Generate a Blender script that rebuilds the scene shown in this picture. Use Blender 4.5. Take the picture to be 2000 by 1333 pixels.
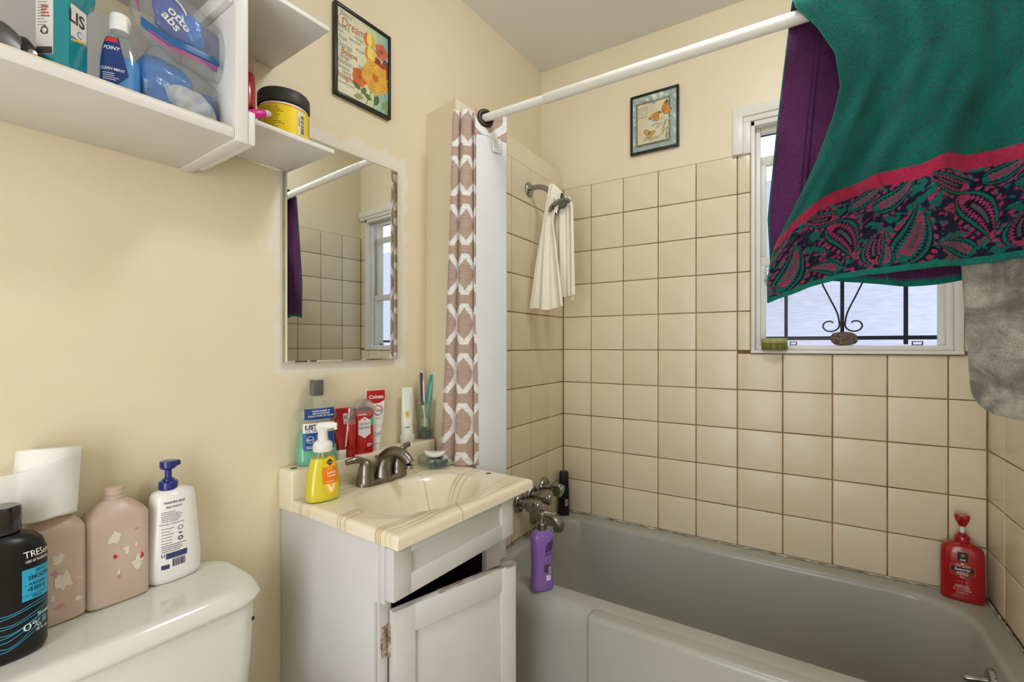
import bpy, bmesh, math, random
import numpy as np
from mathutils import Vector, Matrix

for _o in list(bpy.data.objects):
    bpy.data.objects.remove(_o, do_unlink=True)
SC = bpy.context.scene
COL = SC.collection
rnd = random.Random(7)
PI = math.pi

# ------------------------------------------------------------------ camera
CAM_H = 1.21
cam_data = bpy.data.cameras.new('camera')
cam_data.sensor_width = 36.0
cam_data.lens = 904.41 * 36.0 / 2000.0
cam_data.shift_y = 8.1 / 2000.0
cam_data.clip_start = 0.02
cam = bpy.data.objects.new('camera', cam_data)
cam.location = (0, 0, CAM_H)
cam.rotation_euler = (PI / 2, 0, 0.563433)
COL.objects.link(cam)
SC.camera = cam

# ------------------------------------------------------------------ sky (overcast daylight)
world = bpy.data.worlds.new('sky')
SC.world = world
world.use_nodes = True
_bg = world.node_tree.nodes['Background']
_bg.inputs[0].default_value = (0.86, 0.90, 1.0, 1)
_bg.inputs[1].default_value = 1.55

# ------------------------------------------------------------------ large lights
# added area light in place of flash bounce, set behind the unseen doorway
bounce = bpy.data.lights.new('bounce_fill', 'AREA')
bounce.shape = 'RECTANGLE'; bounce.size = 0.85; bounce.size_y = 1.95
bounce.energy = 15.5
bounce.color = (0.95, 0.98, 1.0)
bounce_o = bpy.data.objects.new('bounce_fill', bounce)
bounce_o.location = (-0.22, -1.02, 1.15)
bounce_o.rotation_euler = (Vector((-0.2, 1.0, 0.08))).to_track_quat('-Z', 'Y').to_euler()
COL.objects.link(bounce_o)
LAMP_STRENGTH = 40.0

SC.view_settings.view_transform = 'Standard'
SC.view_settings.look = 'None'
SC.view_settings.gamma = 1.0
SC.view_settings.use_curve_mapping = False
SC.view_settings.exposure = 0.14
SC.cycles.use_denoising = True
SC.cycles.max_bounces = 11
SC.cycles.transparent_max_bounces = 24
SC.cycles.sample_clamp_indirect = 6.0
SC.cycles.caustics_reflective = False
SC.cycles.caustics_refractive = False

# ------------------------------------------------------------------ colour and node helpers
def lin(c):
    if isinstance(c, str):
        c = tuple(int(c.lstrip('#')[i:i + 2], 16) for i in (0, 2, 4))
    return tuple(((v / 255) / 12.92 if v / 255 <= 0.04045 else ((v / 255 + 0.055) / 1.055) ** 2.4) for v in c)
def linA(a):
    a = np.clip(np.asarray(a, float) / 255.0, 0, 1)
    return np.where(a <= 0.04045, a / 12.92, ((a + 0.055) / 1.055) ** 2.4)
def hx(c):
    return np.array([int(c.lstrip('#')[i:i + 2], 16) for i in (0, 2, 4)], float)

def new_mat(name):
    m = bpy.data.materials.new(name); m.use_nodes = True
    nt = m.node_tree; nt.nodes.clear()
    out = nt.nodes.new('ShaderNodeOutputMaterial')
    b = nt.nodes.new('ShaderNodeBsdfPrincipled')
    nt.links.new(b.outputs[0], out.inputs[0])
    return m, nt, b, out
def mth(nt, op, a, b=None, c=None, clamp=False):
    n = nt.nodes.new('ShaderNodeMath'); n.operation = op; n.use_clamp = clamp
    for i, v in enumerate((a, b, c)):
        if v is None: continue
        if isinstance(v, (int, float)): n.inputs[i].default_value = v
        else: nt.links.new(v, n.inputs[i])
    return n.outputs[0]
def mrange(nt, v, a, b, c=0.0, d=1.0, smooth=False):
    n = nt.nodes.new('ShaderNodeMapRange'); n.clamp = True
    if smooth: n.interpolation_type = 'SMOOTHSTEP'
    nt.links.new(v, n.inputs[0])
    for i, x in enumerate((a, b, c, d)): n.inputs[i + 1].default_value = x
    return n.outputs[0]
def mixc(nt, f, a, b):
    n = nt.nodes.new('ShaderNodeMix'); n.data_type = 'RGBA'
    if isinstance(f, (int, float)): n.inputs[0].default_value = f
    else: nt.links.new(f, n.inputs[0])
    for i, v in ((6, a), (7, b)):
        if isinstance(v, (tuple, list)): n.inputs[i].default_value = (*v[:3], 1)
        else: nt.links.new(v, n.inputs[i])
    return n.outputs[2]
def coords(nt, scale=(1, 1, 1), kind='Object'):
    t = nt.nodes.new('ShaderNodeTexCoord')
    mp = nt.nodes.new('ShaderNodeMapping'); mp.inputs['Scale'].default_value = scale
    nt.links.new(t.outputs[kind], mp.inputs[0])
    return mp.outputs[0]
def noise(nt, vec, scale, detail=3.0, rough=0.5, dist=0.0):
    n = nt.nodes.new('ShaderNodeTexNoise')
    n.inputs['Scale'].default_value = scale; n.inputs['Detail'].default_value = detail
    n.inputs['Roughness'].default_value = rough; n.inputs['Distortion'].default_value = dist
    nt.links.new(vec, n.inputs['Vector'])
    return n.outputs[0]
def bump(nt, b, h, strength, dist=0.01):
    n = nt.nodes.new('ShaderNodeBump'); n.inputs['Strength'].default_value = strength
    n.inputs['Distance'].default_value = dist
    nt.links.new(h, n.inputs['Height']); nt.links.new(n.outputs[0], b.inputs['Normal'])

def mat(name, col, rough=0.5, metal=0.0, spec=0.5, var=0.0, vscale=6.0, bmp=0.0, bscale=80.0, bdist=0.002,
        coat=0.0, trans=0.0, ior=1.45, emit=None, estr=0.0, sheen=0.0, sss=0.0, stretch=(1, 1, 1), col2=None):
    m, nt, b, out = new_mat(name)
    c = lin(col)
    b.inputs['Base Color'].default_value = (*c, 1)
    b.inputs['Roughness'].default_value = rough
    b.inputs['Metallic'].default_value = metal
    b.inputs['Specular IOR Level'].default_value = spec
    b.inputs['IOR'].default_value = ior
    b.inputs['Coat Weight'].default_value = coat
    b.inputs['Coat Roughness'].default_value = 0.08
    b.inputs['Transmission Weight'].default_value = trans
    if sheen:
        b.inputs['Sheen Weight'].default_value = sheen; b.inputs['Sheen Roughness'].default_value = 0.5
    if sss:
        b.inputs['Subsurface Weight'].default_value = sss; b.inputs['Subsurface Scale'].default_value = 0.01
        b.inputs['Subsurface Radius'].default_value = (1, 0.8, 0.6)
    if emit:
        b.inputs['Emission Color'].default_value = (*lin(emit), 1); b.inputs['Emission Strength'].default_value = estr
    if var or bmp:
        v = coords(nt, stretch)
    if var:
        n = noise(nt, v, vscale, 5)
        f = mrange(nt, n, 0.3, 0.7)
        c2 = lin(col2) if col2 else tuple(x * (1 - var) for x in c)
        nt.links.new(mixc(nt, f, c2, c), b.inputs['Base Color'])
    if bmp:
        bump(nt, b, noise(nt, v, bscale, 3), bmp, bdist)
    return m

def print_mat(name, rough=0.45, bmp=0.0, bscale=300, sheen=0.0, spec=0.4, coat=0.0, attr='Col', speck=0.0):
    m, nt, b, out = new_mat(name)
    a = nt.nodes.new('ShaderNodeAttribute'); a.attribute_name = attr
    c = a.outputs['Color']
    if bmp or speck: v = coords(nt)
    if speck:
        n = noise(nt, v, bscale, 4, 0.65)
        hs = nt.nodes.new('ShaderNodeHueSaturation')
        nt.links.new(mrange(nt, n, 0.3, 0.7, 1 - speck, 1 + speck), hs.inputs['Value'])
        nt.links.new(c, hs.inputs['Color']); c = hs.outputs[0]
    nt.links.new(c, b.inputs['Base Color'])
    b.inputs['Roughness'].default_value = rough
    b.inputs['Specular IOR Level'].default_value = spec
    b.inputs['Coat Weight'].default_value = coat
    if sheen: b.inputs['Sheen Weight'].default_value = sheen
    if bmp: bump(nt, b, noise(nt, v, bscale, 3), bmp, 0.003)
    return m

def clear_mat(name, tint, body=0.12, bodycol='#ffffff', rough=0.06, refl=1.0, bmp=0.0, bscale=30, translucent=False):
    """thin clear plastic or glass: tinted see-through, a little milky body, fresnel shine"""
    m = bpy.data.materials.new(name); m.use_nodes = True
    nt = m.node_tree; nt.nodes.clear()
    out = nt.nodes.new('ShaderNodeOutputMaterial')
    tr = nt.nodes.new('ShaderNodeBsdfTransparent'); tr.inputs[0].default_value = (*lin(tint), 1)
    df = nt.nodes.new('ShaderNodeBsdfTranslucent' if translucent else 'ShaderNodeBsdfDiffuse')
    df.inputs[0].default_value = (*lin(bodycol), 1)
    gl = nt.nodes.new('ShaderNodeBsdfGlossy'); gl.inputs['Roughness'].default_value = rough
    m1 = nt.nodes.new('ShaderNodeMixShader'); m1.inputs[0].default_value = body
    nt.links.new(tr.outputs[0], m1.inputs[1]); nt.links.new(df.outputs[0], m1.inputs[2])
    fr = nt.nodes.new('ShaderNodeFresnel'); fr.inputs[0].default_value = 1.45
    m2 = nt.nodes.new('ShaderNodeMixShader')
    ge = nt.nodes.new('ShaderNodeNewGeometry')
    front = mth(nt, 'SUBTRACT', 1.0, ge.outputs['Backfacing'])
    nt.links.new(mth(nt, 'MULTIPLY', mth(nt, 'MULTIPLY', fr.outputs[0], refl), front, clamp=True), m2.inputs[0])
    nt.links.new(m1.outputs[0], m2.inputs[1]); nt.links.new(gl.outputs[0], m2.inputs[2])
    nt.links.new(m2.outputs[0], out.inputs[0])
    if bmp:
        v = coords(nt)
        n = nt.nodes.new('ShaderNodeBump'); n.inputs['Strength'].default_value = bmp; n.inputs['Distance'].default_value = 0.004
        nt.links.new(noise(nt, v, bscale, 3, 0.6, 0.8), n.inputs['Height'])
        nt.links.new(n.outputs[0], gl.inputs['Normal']); nt.links.new(n.outputs[0], fr.inputs['Normal'])
    return m

# ------------------------------------------------------------------ mesh helpers
class G:
    def __init__(s): s.v = []; s.f = []; s.c = None
    def add(s, v, f):
        o = len(s.v); s.v += [tuple(map(float, p)) for p in v]; s.f += [tuple(i + o for i in q) for q in f]
        return s
    def move(s, d):
        s.v = [(a + d[0], b + d[1], c + d[2]) for a, b, c in s.v]; return s
    def map(s, fn):
        s.v = [tuple(fn(p)) for p in s.v]; return s
def box(g, x0, x1, y0, y1, z0, z1):
    v = [(x0, y0, z0), (x1, y0, z0), (x1, y1, z0), (x0, y1, z0), (x0, y0, z1), (x1, y0, z1), (x1, y1, z1), (x0, y1, z1)]
    return g.add(v, [(0, 3, 2, 1), (4, 5, 6, 7), (0, 1, 5, 4), (1, 2, 6, 5), (2, 3, 7, 6), (3, 0, 4, 7)])
def bbox(g, x0, x1, y0, y1, z0, z1, r=0.003, seg=2):
    bm = bmesh.new(); bmesh.ops.create_cube(bm, size=1)
    for v in bm.verts:
        v.co = ((x0 + x1) / 2 + v.co.x * (x1 - x0), (y0 + y1) / 2 + v.co.y * (y1 - y0), (z0 + z1) / 2 + v.co.z * (z1 - z0))
    bmesh.ops.bevel(bm, geom=list(bm.edges), offset=min(r, 0.49 * min(x1 - x0, y1 - y0, z1 - z0)), segments=seg, profile=0.5, affect='EDGES')
    bm.verts.index_update()
    g.add([v.co[:] for v in bm.verts], [[v.index for v in f.verts] for f in bm.faces]); bm.free()
    return g
def loft(g, rings, cap0=True, cap1=True):
    n = len(rings[0]); v = [p for r in rings for p in r]; f = []
    for i in range(len(rings) - 1):
        for j in range(n):
            k = (j + 1) % n
            f.append((i * n + j, i * n + k, (i + 1) * n + k, (i + 1) * n + j))
    if cap0: f.append(tuple(reversed(range(n))))
    if cap1: f.append(tuple(range((len(rings) - 1) * n, len(rings) * n)))
    return g.add(v, f)
def sering(rx, ry, z, e=2.0, n=40, cx=0, cy=0):
    r = []
    for i in range(n):
        a = 2 * PI * i / n; ca, sa = math.cos(a), math.sin(a)
        r.append((cx + rx * math.copysign(abs(ca) ** (2 / e), ca), cy + ry * math.copysign(abs(sa) ** (2 / e), sa), z))
    return r
def lathe(g, prof, n=28, c=(0, 0, 0), cap0=True, cap1=True):
    return loft(g, [[(c[0] + r * math.cos(2 * PI * j / n), c[1] + r * math.sin(2 * PI * j / n), c[2] + z) for j in range(n)] for r, z in prof], cap0, cap1)
def frames(path):
    P = [Vector(p) for p in path]; T = []
    for i in range(len(P)):
        t = P[min(i + 1, len(P) - 1)] - P[max(i - 1, 0)]; T.append(t.normalized())
    up = Vector((0, 0, 1)) if abs(T[0].z) < 0.9 else Vector((1, 0, 0))
    n = (up - T[0] * up.dot(T[0])).normalized(); out = []
    for i in range(len(P)):
        n = (n - T[i] * n.dot(T[i])).normalized(); out.append((P[i], n, T[i].cross(n)))
    return out
def tube(g, path, r, n=12, caps=True, flat=1.0):
    fr = frames(path); R = r if isinstance(r, (list, tuple)) else [r] * len(path)
    rings = [[tuple(p + a * (R[i] * math.cos(2 * PI * j / n)) + b * (R[i] * flat * math.sin(2 * PI * j / n))) for j in range(n)] for i, (p, a, b) in enumerate(fr)]
    return loft(g, rings, caps, caps)
def spline(pts, n=8):
    P = [np.array(p, float) for p in pts]; P = [2 * P[0] - P[1]] + P + [2 * P[-1] - P[-2]]; out = []
    for i in range(1, len(P) - 2):
        for k in range(n):
            t = k / n
            out.append(0.5 * ((2 * P[i]) + (-P[i - 1] + P[i + 1]) * t + (2 * P[i - 1] - 5 * P[i] + 4 * P[i + 1] - P[i + 2]) * t * t + (-P[i - 1] + 3 * P[i] - 3 * P[i + 1] + P[i + 2]) * t ** 3))
    out.append(P[-2]); return [tuple(p) for p in out]
def prism(g, poly, h0, h1, axis='z'):
    def P(a, b, h): return {'z': (a, b, h), 'x': (h, a, b), 'y': (a, h, b)}[axis]
    n = len(poly)
    v = [P(a, b, h0) for a, b in poly] + [P(a, b, h1) for a, b in poly]
    return g.add(v, [tuple(reversed(range(n))), tuple(range(n, 2 * n))] + [(i, (i + 1) % n, n + (i + 1) % n, n + i) for i in range(n)])
def gridf(nu, nv):
    return [(i * nv + j, (i + 1) * nv + j, (i + 1) * nv + j + 1, i * nv + j + 1) for i in range(nu - 1) for j in range(nv - 1)]
def sheet(g, P):
    nu, nv = P.shape[:2]
    return g.add(P.reshape(-1, 3).tolist(), gridf(nu, nv))
def thick_sheet(g, P, t, C1=None, C2=None):
    """two sided cloth: front = P, back = offset by -normal*t; closed border"""
    du = np.gradient(P, axis=0); dv = np.gradient(P, axis=1)
    n = np.cross(du, dv); n /= np.linalg.norm(n, axis=2, keepdims=True) + 1e-9
    Q = P - n * t
    nu, nv = P.shape[:2]; N = nu * nv
    f = gridf(nu, nv); fb = [tuple(reversed([i + N for i in q])) for q in f]
    bd = [i * nv for i in range(nu)] + [(nu - 1) * nv + j for j in range(1, nv)] + [i * nv + nv - 1 for i in range(nu - 2, -1, -1)] + [j for j in range(nv - 2, 0, -1)]
    side = [(bd[(k + 1) % len(bd)], bd[k], bd[k] + N, bd[(k + 1) % len(bd)] + N) for k in range(len(bd))]
    g.add(P.reshape(-1, 3).tolist() + Q.reshape(-1, 3).tolist(), f + fb + side)
    if C1 is not None: g.c = np.concatenate([C1.reshape(-1, 3), C2.reshape(-1, 3)])
    return g
def pillow(g, outline, thick, org, ex, ey, en, nr=10, nth=56, crump=0.0, seed=1, cs=30.0, pw=0.5):
    """inflated closed bag shape around a flat outline (list of a,b in the ex/ey plane)"""
    O = np.array(outline, float); c = O.mean(0); rs = np.random.RandomState(seed)
    ang = np.arctan2(O[:, 1] - c[1], O[:, 0] - c[0]); rad = np.hypot(*(O - c).T); o = np.argsort(ang)
    ang, rad = ang[o], rad[o]
    th = np.linspace(-PI, PI, nth, endpoint=False)
    R = np.interp(th, np.concatenate([ang - 2 * PI, ang, ang + 2 * PI]), np.tile(rad, 3))
    ph = rs.rand(6) * 6.28; fx = rs.uniform(-cs, cs, (6, 2))
    def P(r, t, Rt, sgn):
        a = c[0] + r * Rt * math.cos(t); b = c[1] + r * Rt * math.sin(t)
        h = sgn * thick * (1 - r * r) ** pw
        w = sum(math.sin(fx[k, 0] * a * 6 + fx[k, 1] * b * 6 + ph[k] + sgn) for k in range(6)) / 6 * crump * (1 - r ** 4)
        return tuple(np.array(org) + np.array(ex) * a + np.array(ey) * b + np.array(en) * (h + w))
    rings = []
    for k in range(nr): rings.append([P((k + 1) / nr * 0.999 if k < nr - 1 else 1.0, t, R[i], 1) for i, t in enumerate(th)])
    for k in range(nr - 2, -1, -1): rings.append([P((k + 1) / nr, t, R[i], -1) for i, t in enumerate(th)])
    return loft(g, rings)

def link(o, parent):
    COL.objects.link(o)
    if parent is not None: o.parent = parent
    return o
def obj(name, g, m, parent=None, smooth=40, kind=None):
    me = bpy.data.meshes.new(name)
    me.from_pydata(g.v, [], g.f)
    if g.c is not None:
        a = me.color_attributes.new('Col', 'FLOAT_COLOR', 'POINT')
        arr = np.ones((len(g.v), 4), np.float32); arr[:, :3] = g.c
        a.data.foreach_set('color', arr.ravel())
    me.materials.append(m)
    if smooth:
        me.polygons.foreach_set('use_smooth', [True] * len(me.polygons))
        if smooth < 180: me.set_sharp_from_angle(angle=math.radians(smooth))
    me.validate()
    o = bpy.data.objects.new(name, me)
    if name in ('lettering', 'fine_print', 'back_print', 'barcode', 'bar_code', 'red_print'): kind = 'stuff'   # flat print
    if kind: o['kind'] = kind
    return link(o, parent)
def tag(o, label, cat, group=None):
    o['label'] = label; o['category'] = cat
    if group: o['group'] = group
    return o
def thing(name, label, cat, loc=(0, 0, 0), rz=0.0, group=None, rx=0.0, ry=0.0):
    o = bpy.data.objects.new(name, None); o.empty_display_size = 0.05
    o.location = loc; o.rotation_euler = (rx, ry, rz)
    COL.objects.link(o)
    return tag(o, label, cat, group)
def struct(name, g, m, parent=None, smooth=0):
    o = obj(name, g, m, parent, smooth)
    if parent is None: o['kind'] = 'structure'
    return o

# frame of the left wall, which stands 2.9 degrees out of square: local x = into the room, y = along the wall, z up
TH = math.radians(2.9)
P0 = np.array([-1.22945, 0.0, 0.0]); NA = np.array([math.cos(TH), -math.sin(TH), 0]); TA = np.array([math.sin(TH), math.cos(TH), 0])
def A(u, d, z):
    return tuple(P0 + TA * u + NA * d + np.array([0, 0, z]))
RZA = -TH

# ------------------------------------------------------------------ lettering
_tc = {}
def glyphs(s, bold=0.0, shear=0.0):
    k = (s, bold, shear)
    if k not in _tc:
        c = bpy.data.curves.new('t', 'FONT'); c.body = s; c.size = 1.0; c.align_x = 'CENTER'
        c.shear = shear; c.offset = bold; c.resolution_u = 3
        o = bpy.data.objects.new('t', c); COL.objects.link(o)
        dg = bpy.context.evaluated_depsgraph_get()
        me = bpy.data.meshes.new_from_object(o.evaluated_get(dg))
        _tc[k] = ([v.co[:2] for v in me.vertices], [tuple(p.vertices) for p in me.polygons])
        bpy.data.meshes.remove(me); bpy.data.objects.remove(o); bpy.data.curves.remove(c)
    return _tc[k]
def txt(g, s, x, y, size, fn, bold=0.0, shear=0.0, width=None, align='C', rot=0.0):
    """lettering at (x,y) of a flat layout, cap height about 0.7*size; fn maps layout to 3D"""
    v, f = glyphs(s, bold, shear)
    if not v: return g
    xs = [p[0] for p in v]; w = max(xs) - min(xs); sx = size
    if width: sx = width / max(w, 1e-6)
    off = {'C': 0, 'L': -min(xs) * sx, 'R': -max(xs) * sx}[align]
    cr, sr = math.cos(rot), math.sin(rot)
    pts = []
    for a, b in v:
        a = a * sx + off; b = b * size
        pts.append(fn(x + a * cr - b * sr, y + a * sr + b * cr))
    return g.add(pts, f)
def patch(g, x0, x1, y0, y1, fn, nu=12, nv=6):
    X = np.linspace(x0, x1, nu); Y = np.linspace(y0, y1, nv)
    return g.add([fn(a, b) for a in X for b in Y], gridf(nu, nv))
def shape(g, poly, fn):
    return g.add([fn(a, b) for a, b in poly], [tuple(range(len(poly)))])
def disc(g, cx, cy, rx, ry, fn, n=28):
    return shape(g, [(cx + rx * math.cos(2 * PI * i / n), cy + ry * math.sin(2 * PI * i / n)) for i in range(n)], fn)
def ringp(g, cx, cy, r0, r1, fn, n=32, a0=0, a1=2 * PI):
    v = []
    for i in range(n + 1):
        a = a0 + (a1 - a0) * i / n
        v += [fn(cx + r0 * math.cos(a), cy + r0 * math.sin(a)), fn(cx + r1 * math.cos(a), cy + r1 * math.sin(a))]
    return g.add(v, [(2 * i, 2 * i + 1, 2 * i + 3, 2 * i + 2) for i in range(n)])
def smudges(g, x0, x1, y0, y1, lines, fn, h=0.5, seed=3, fill=0.85):
    """rows of fine print too small to read, as short dashes"""
    r = random.Random(seed); dy = (y1 - y0) / lines
    for i in range(lines):
        y = y1 - (i + 0.5) * dy; x = x0
        end = x0 + (x1 - x0) * r.uniform(0.6, 1)
        while x < end:
            w = (x1 - x0) * r.uniform(0.05, 0.16)
            patch(g, x, min(x + w * fill, end), y - dy * h / 2, y + dy * h / 2, fn, 3, 2); x += w
    return g
class Body:
    """bottle body by rings (z, half depth x, half width y, exponent); front is local +x"""
    def __init__(s, rings): s.r = sorted(rings); s.z = [q[0] for q in s.r]
    def at(s, z): return [float(np.interp(z, s.z, [q[k] for q in s.r])) for k in (1, 2, 3)]
    def front(s, y, z, eps=0.0006):
        rx, ry, e = s.at(z)
        return (rx * max(0.0, 1 - min(1, abs(y / ry)) ** e) ** (1 / e) + eps, y, z)
    def fn(s, eps=0.0006, rot=0.0):
        if not rot: return lambda y, z: s.front(y, z, eps)
        cr, sr = math.cos(rot), math.sin(rot)
        def f(y, z):
            # turned round the body: march out to the wall along the turned axis
            rx, ry, e = s.at(z); lo, hi = 0.0, 0.2
            for _ in range(26):
                m = (lo + hi) / 2; X = m * cr - y * sr; Y = m * sr + y * cr
                if abs(X / rx) ** e + abs(Y / ry) ** e > 1: hi = m
                else: lo = m
            m = lo + eps
            return (m * cr - y * sr, m * sr + y * cr, z)
        return f
    def mesh(s, g, n=44, cap0=True, cap1=True, z0=None, z1=None, inset=0.0):
        zs = [z for z in s.z if (z0 is None or z > z0) and (z1 is None or z < z1)]
        if z0 is not None: zs = [z0] + zs
        if z1 is not None: zs = zs + [z1]
        R = []
        for z in zs:
            rx, ry, e = s.at(z); R.append(sering(max(rx - inset, 1e-4), max(ry - inset, 1e-4), z, e, n))
        return loft(g, R, cap0, cap1)
def rprof(z0, z1, rx, ry, e, r=0.006, n=4):
    """rings of a straight body with rounded bottom and top edges"""
    out = []
    for i in range(n + 1):
        a = PI / 2 * i / n
        out.append((z0 + r * (1 - math.sin(a)) if False else z0 + r * (1 - math.cos(a)), rx - r * (1 - math.sin(a)), ry - r * (1 - math.sin(a)), e))
    for i in range(n + 1):
        a = PI / 2 * i / n
        out.append((z1 - r * (1 - math.sin(a)), rx - r * (1 - math.cos(a)), ry - r * (1 - math.cos(a)), e))
    return out

# ================================================================== materials of the room
def wall_paint(name, spackle=False):
    m, nt, b, out = new_mat(name)
    v = coords(nt)
    base = lin('#e7dbbe'); dark = lin('#e1d4b5')
    c = mixc(nt, mrange(nt, noise(nt, v, 2.2, 4), 0.35, 0.65), dark, base)
    if spackle:
        t = nt.nodes.new('ShaderNodeTexCoord'); s = nt.nodes.new('ShaderNodeSeparateXYZ'); nt.links.new(t.outputs['Object'], s.inputs[0])
        n1 = noise(nt, v, 9.0, 5, 0.6); n2 = noise(nt, v, 34.0, 4, 0.6)
        dy = mth(nt, 'SUBTRACT', mth(nt, 'ABSOLUTE', mth(nt, 'SUBTRACT', s.outputs[1], 0.932)), 0.196)
        dz = mth(nt, 'SUBTRACT', mth(nt, 'ABSOLUTE', mth(nt, 'SUBTRACT', s.outputs[2], 1.487)), 0.325)
        d = mth(nt, 'MAXIMUM', dy, dz)
        d = mth(nt, 'ADD', d, mth(nt, 'MULTIPLY', mth(nt, 'SUBTRACT', n1, 0.5), 0.10))
        d = mth(nt, 'ADD', d, mth(nt, 'MULTIPLY', mth(nt, 'SUBTRACT', n2, 0.5), 0.05))
        f = mrange(nt, d, 0.022, 0.045, 1.0, 0.0)
        c = mixc(nt, mth(nt, 'MULTIPLY', f, 0.78), c, lin('#e9e4d8'))
        # small chips of filler lower on the wall
        n3 = noise(nt, v, 14.0, 2)
        c = mixc(nt, mrange(nt, n3, 0.75, 0.78, 0, 0.6), c, lin('#e9e4d8'))
    nt.links.new(c, b.inputs['Base Color'])
    b.inputs['Roughness'].default_value = 0.42; b.inputs['Specular IOR Level'].default_value = 0.35
    bump(nt, b, noise(nt, v, 55, 4, 0.6), 0.22, 0.003)
    return m
M_WALL = wall_paint('yellow_paint'); M_WALLA = wall_paint('yellow_paint_patched', True)
M_CEIL = mat('ceiling_paint', '#e2dfda', 0.7, bmp=0.12, bscale=60)
M_WHITE = mat('white_gloss_paint', '#e6e3da', 0.35, var=0.06, vscale=9, bmp=0.12, bscale=40)
M_SHELF = mat('shelf_paint', '#e4e1dc', 0.4, var=0.07, vscale=7, bmp=0.15, bscale=35)
M_GROUT = mat('grout', '#9c7c4c', 0.9, var=0.5, vscale=11, bmp=0.3, bscale=200, col2='#5c4526')
M_FLOOR = mat('floor_vinyl', '#d6d0c6', 0.5, var=0.1, vscale=5)
def tile_mat():
    m, nt, b, out = new_mat('cream_tile')
    oi = nt.nodes.new('ShaderNodeObjectInfo')
    v = coords(nt)
    c = mixc(nt, oi.outputs['Random'], lin('#dccfb2'), lin('#e2d5ba'))
    c = mixc(nt, mrange(nt, noise(nt, v, 5, 4), 0.4, 0.75, 0, 0.3), c, lin('#d3c4a2'))
    nt.links.new(c, b.inputs['Base Color'])
    b.inputs['Roughness'].default_value = 0.24; b.inputs['Specular IOR Level'].default_value = 0.3
    bump(nt, b, noise(nt, v, 14, 2), 0.04, 0.003)
    return m
M_TILE = tile_mat()

# ================================================================== room shell
D = 2.05; XL = -0.9986; XR = 0.4916; ZC = 2.586; TILE = 0.156659; ZT = 1.9716; X0 = -0.85412; RIM = 0.405
g = G(); box(g, -0.09, 0, -0.95, 2.2, 0, ZC); wl = struct('wall_left', g, M_WALLA)
wl.location = tuple(P0); wl.rotation_euler = (0, 0, RZA)
g = G(); yb = D + 0.006
WX0, WX1, WZ0, WZ1 = -0.179, 0.437, 1.178, 2.0911
box(g, -1.3, WX0, yb, 2.2, 0, ZC); box(g, WX1, 0.6, yb, 2.2, 0, ZC); box(g, WX0, WX1, yb, 2.2, 0, WZ0); box(g, WX0, WX1, yb, 2.2, WZ1, ZC)
wb = struct('wall_back', g, M_WALL)
g = G(); prism(g, [(-1.19, 1.2665), (-1.004, 1.229), (-1.004, 2.10), (-1.19, 2.10)], 0, 2.052); wf = struct('wall_faucet', g, M_WALL)
g = G(); box(g, XR + 0.006, XR + 0.09, -0.95, 2.2, 0, ZC); wr = struct('wall_right', g, M_WALL)
g = G(); box(g, -1.4, -0.66, -0.95, -0.86, 0, ZC); box(g, 0.22, 0.6, -0.95, -0.86, 0, ZC); box(g, -0.66, 0.22, -0.95, -0.86, 2.08, ZC)
struct('wall_front', g, M_WALL)
g = G(); box(g, -1.4, 0.62, -1.1, 2.2, ZC, ZC + 0.08); struct('ceiling', g, M_CEIL)
g = G(); box(g, -1.4, 0.62, -1.1, 2.2, -0.06, 0); struct('floor', g, M_FLOOR)

# ---- grout beds and tiles
g = G(); box(g, XL - 0.002, WX0, D + 0.0028, yb, 0, ZT); box(g, WX1, XR + 0.003, D + 0.0028, yb, 0, ZT); box(g, WX0, WX1, D + 0.0028, yb, 0, WZ0)
obj('grout_bed', g, M_GROUT, wb, 0)
g = G(); box(g, -1.004, XL - 0.0028, 1.238, D + 0.003, RIM - 0.004, ZT); obj('grout_bed', g, M_GROUT, wf, 0)
g = G(); box(g, XR + 0.0028, XR + 0.006, 1.1625, D + 0.003, RIM - 0.004, ZT); obj('grout_bed', g, M_GROUT, wr, 0)
_tm = {}
def tile(parent, a0, a1, z0, z1, org, rz, sign=1):
    gap = 0.0017; w = round(a1 - a0 - 2 * gap, 4); h = round(z1 - z0 - 2 * gap, 4)
    if w < 0.008 or h < 0.008: return
    k = (w, h)
    if k not in _tm:
        g = G(); r = 0.0022; t = 0.0055; hw, hh = w / 2, h / 2
        v = [(-t, -hw, -hh), (-t, hw, -hh), (-t, hw, hh), (-t, -hw, hh),
             (-r * 0.9, -hw, -hh), (-r * 0.9, hw, -hh), (-r * 0.9, hw, hh), (-r * 0.9, -hw, hh),
             (-0.0005, -hw + r * .5, -hh + r * .5), (-0.0005, hw - r * .5, -hh + r * .5), (-0.0005, hw - r * .5, hh - r * .5), (-0.0005, -hw + r * .5, hh - r * .5),
             (0, -hw + r * 1.6, -hh + r * 1.6), (0, hw - r * 1.6, -hh + r * 1.6), (0, hw - r * 1.6, hh - r * 1.6), (0, -hw + r * 1.6, hh - r * 1.6)]
        f = [(12, 13, 14, 15)]
        for q in (0, 4, 8):
            for i in range(4):
                j = (i + 1) % 4; f.append((q + i, q + j, q + 4 + j, q + 4 + i))
        g.add(v, f)
        me = bpy.data.meshes.new('tile'); me.from_pydata(g.v, [], g.f); me.materials.append(M_TILE)
        me.polygons.foreach_set('use_smooth', [True] * len(me.polygons)); me.set_sharp_from_angle(angle=math.radians(60))
        _tm[k] = me
    o = bpy.data.objects.new('tile', _tm[k])
    c = (a0 + a1) / 2
    o.location = (c, org, (z0 + z1) / 2) if rz < -1 else (org, c, (z0 + z1) / 2)
    o.rotation_euler = (rnd.uniform(-.0012, .0012), rnd.uniform(-.002, .002), rz + rnd.uniform(-.002, .002))
    link(o, parent)
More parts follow.
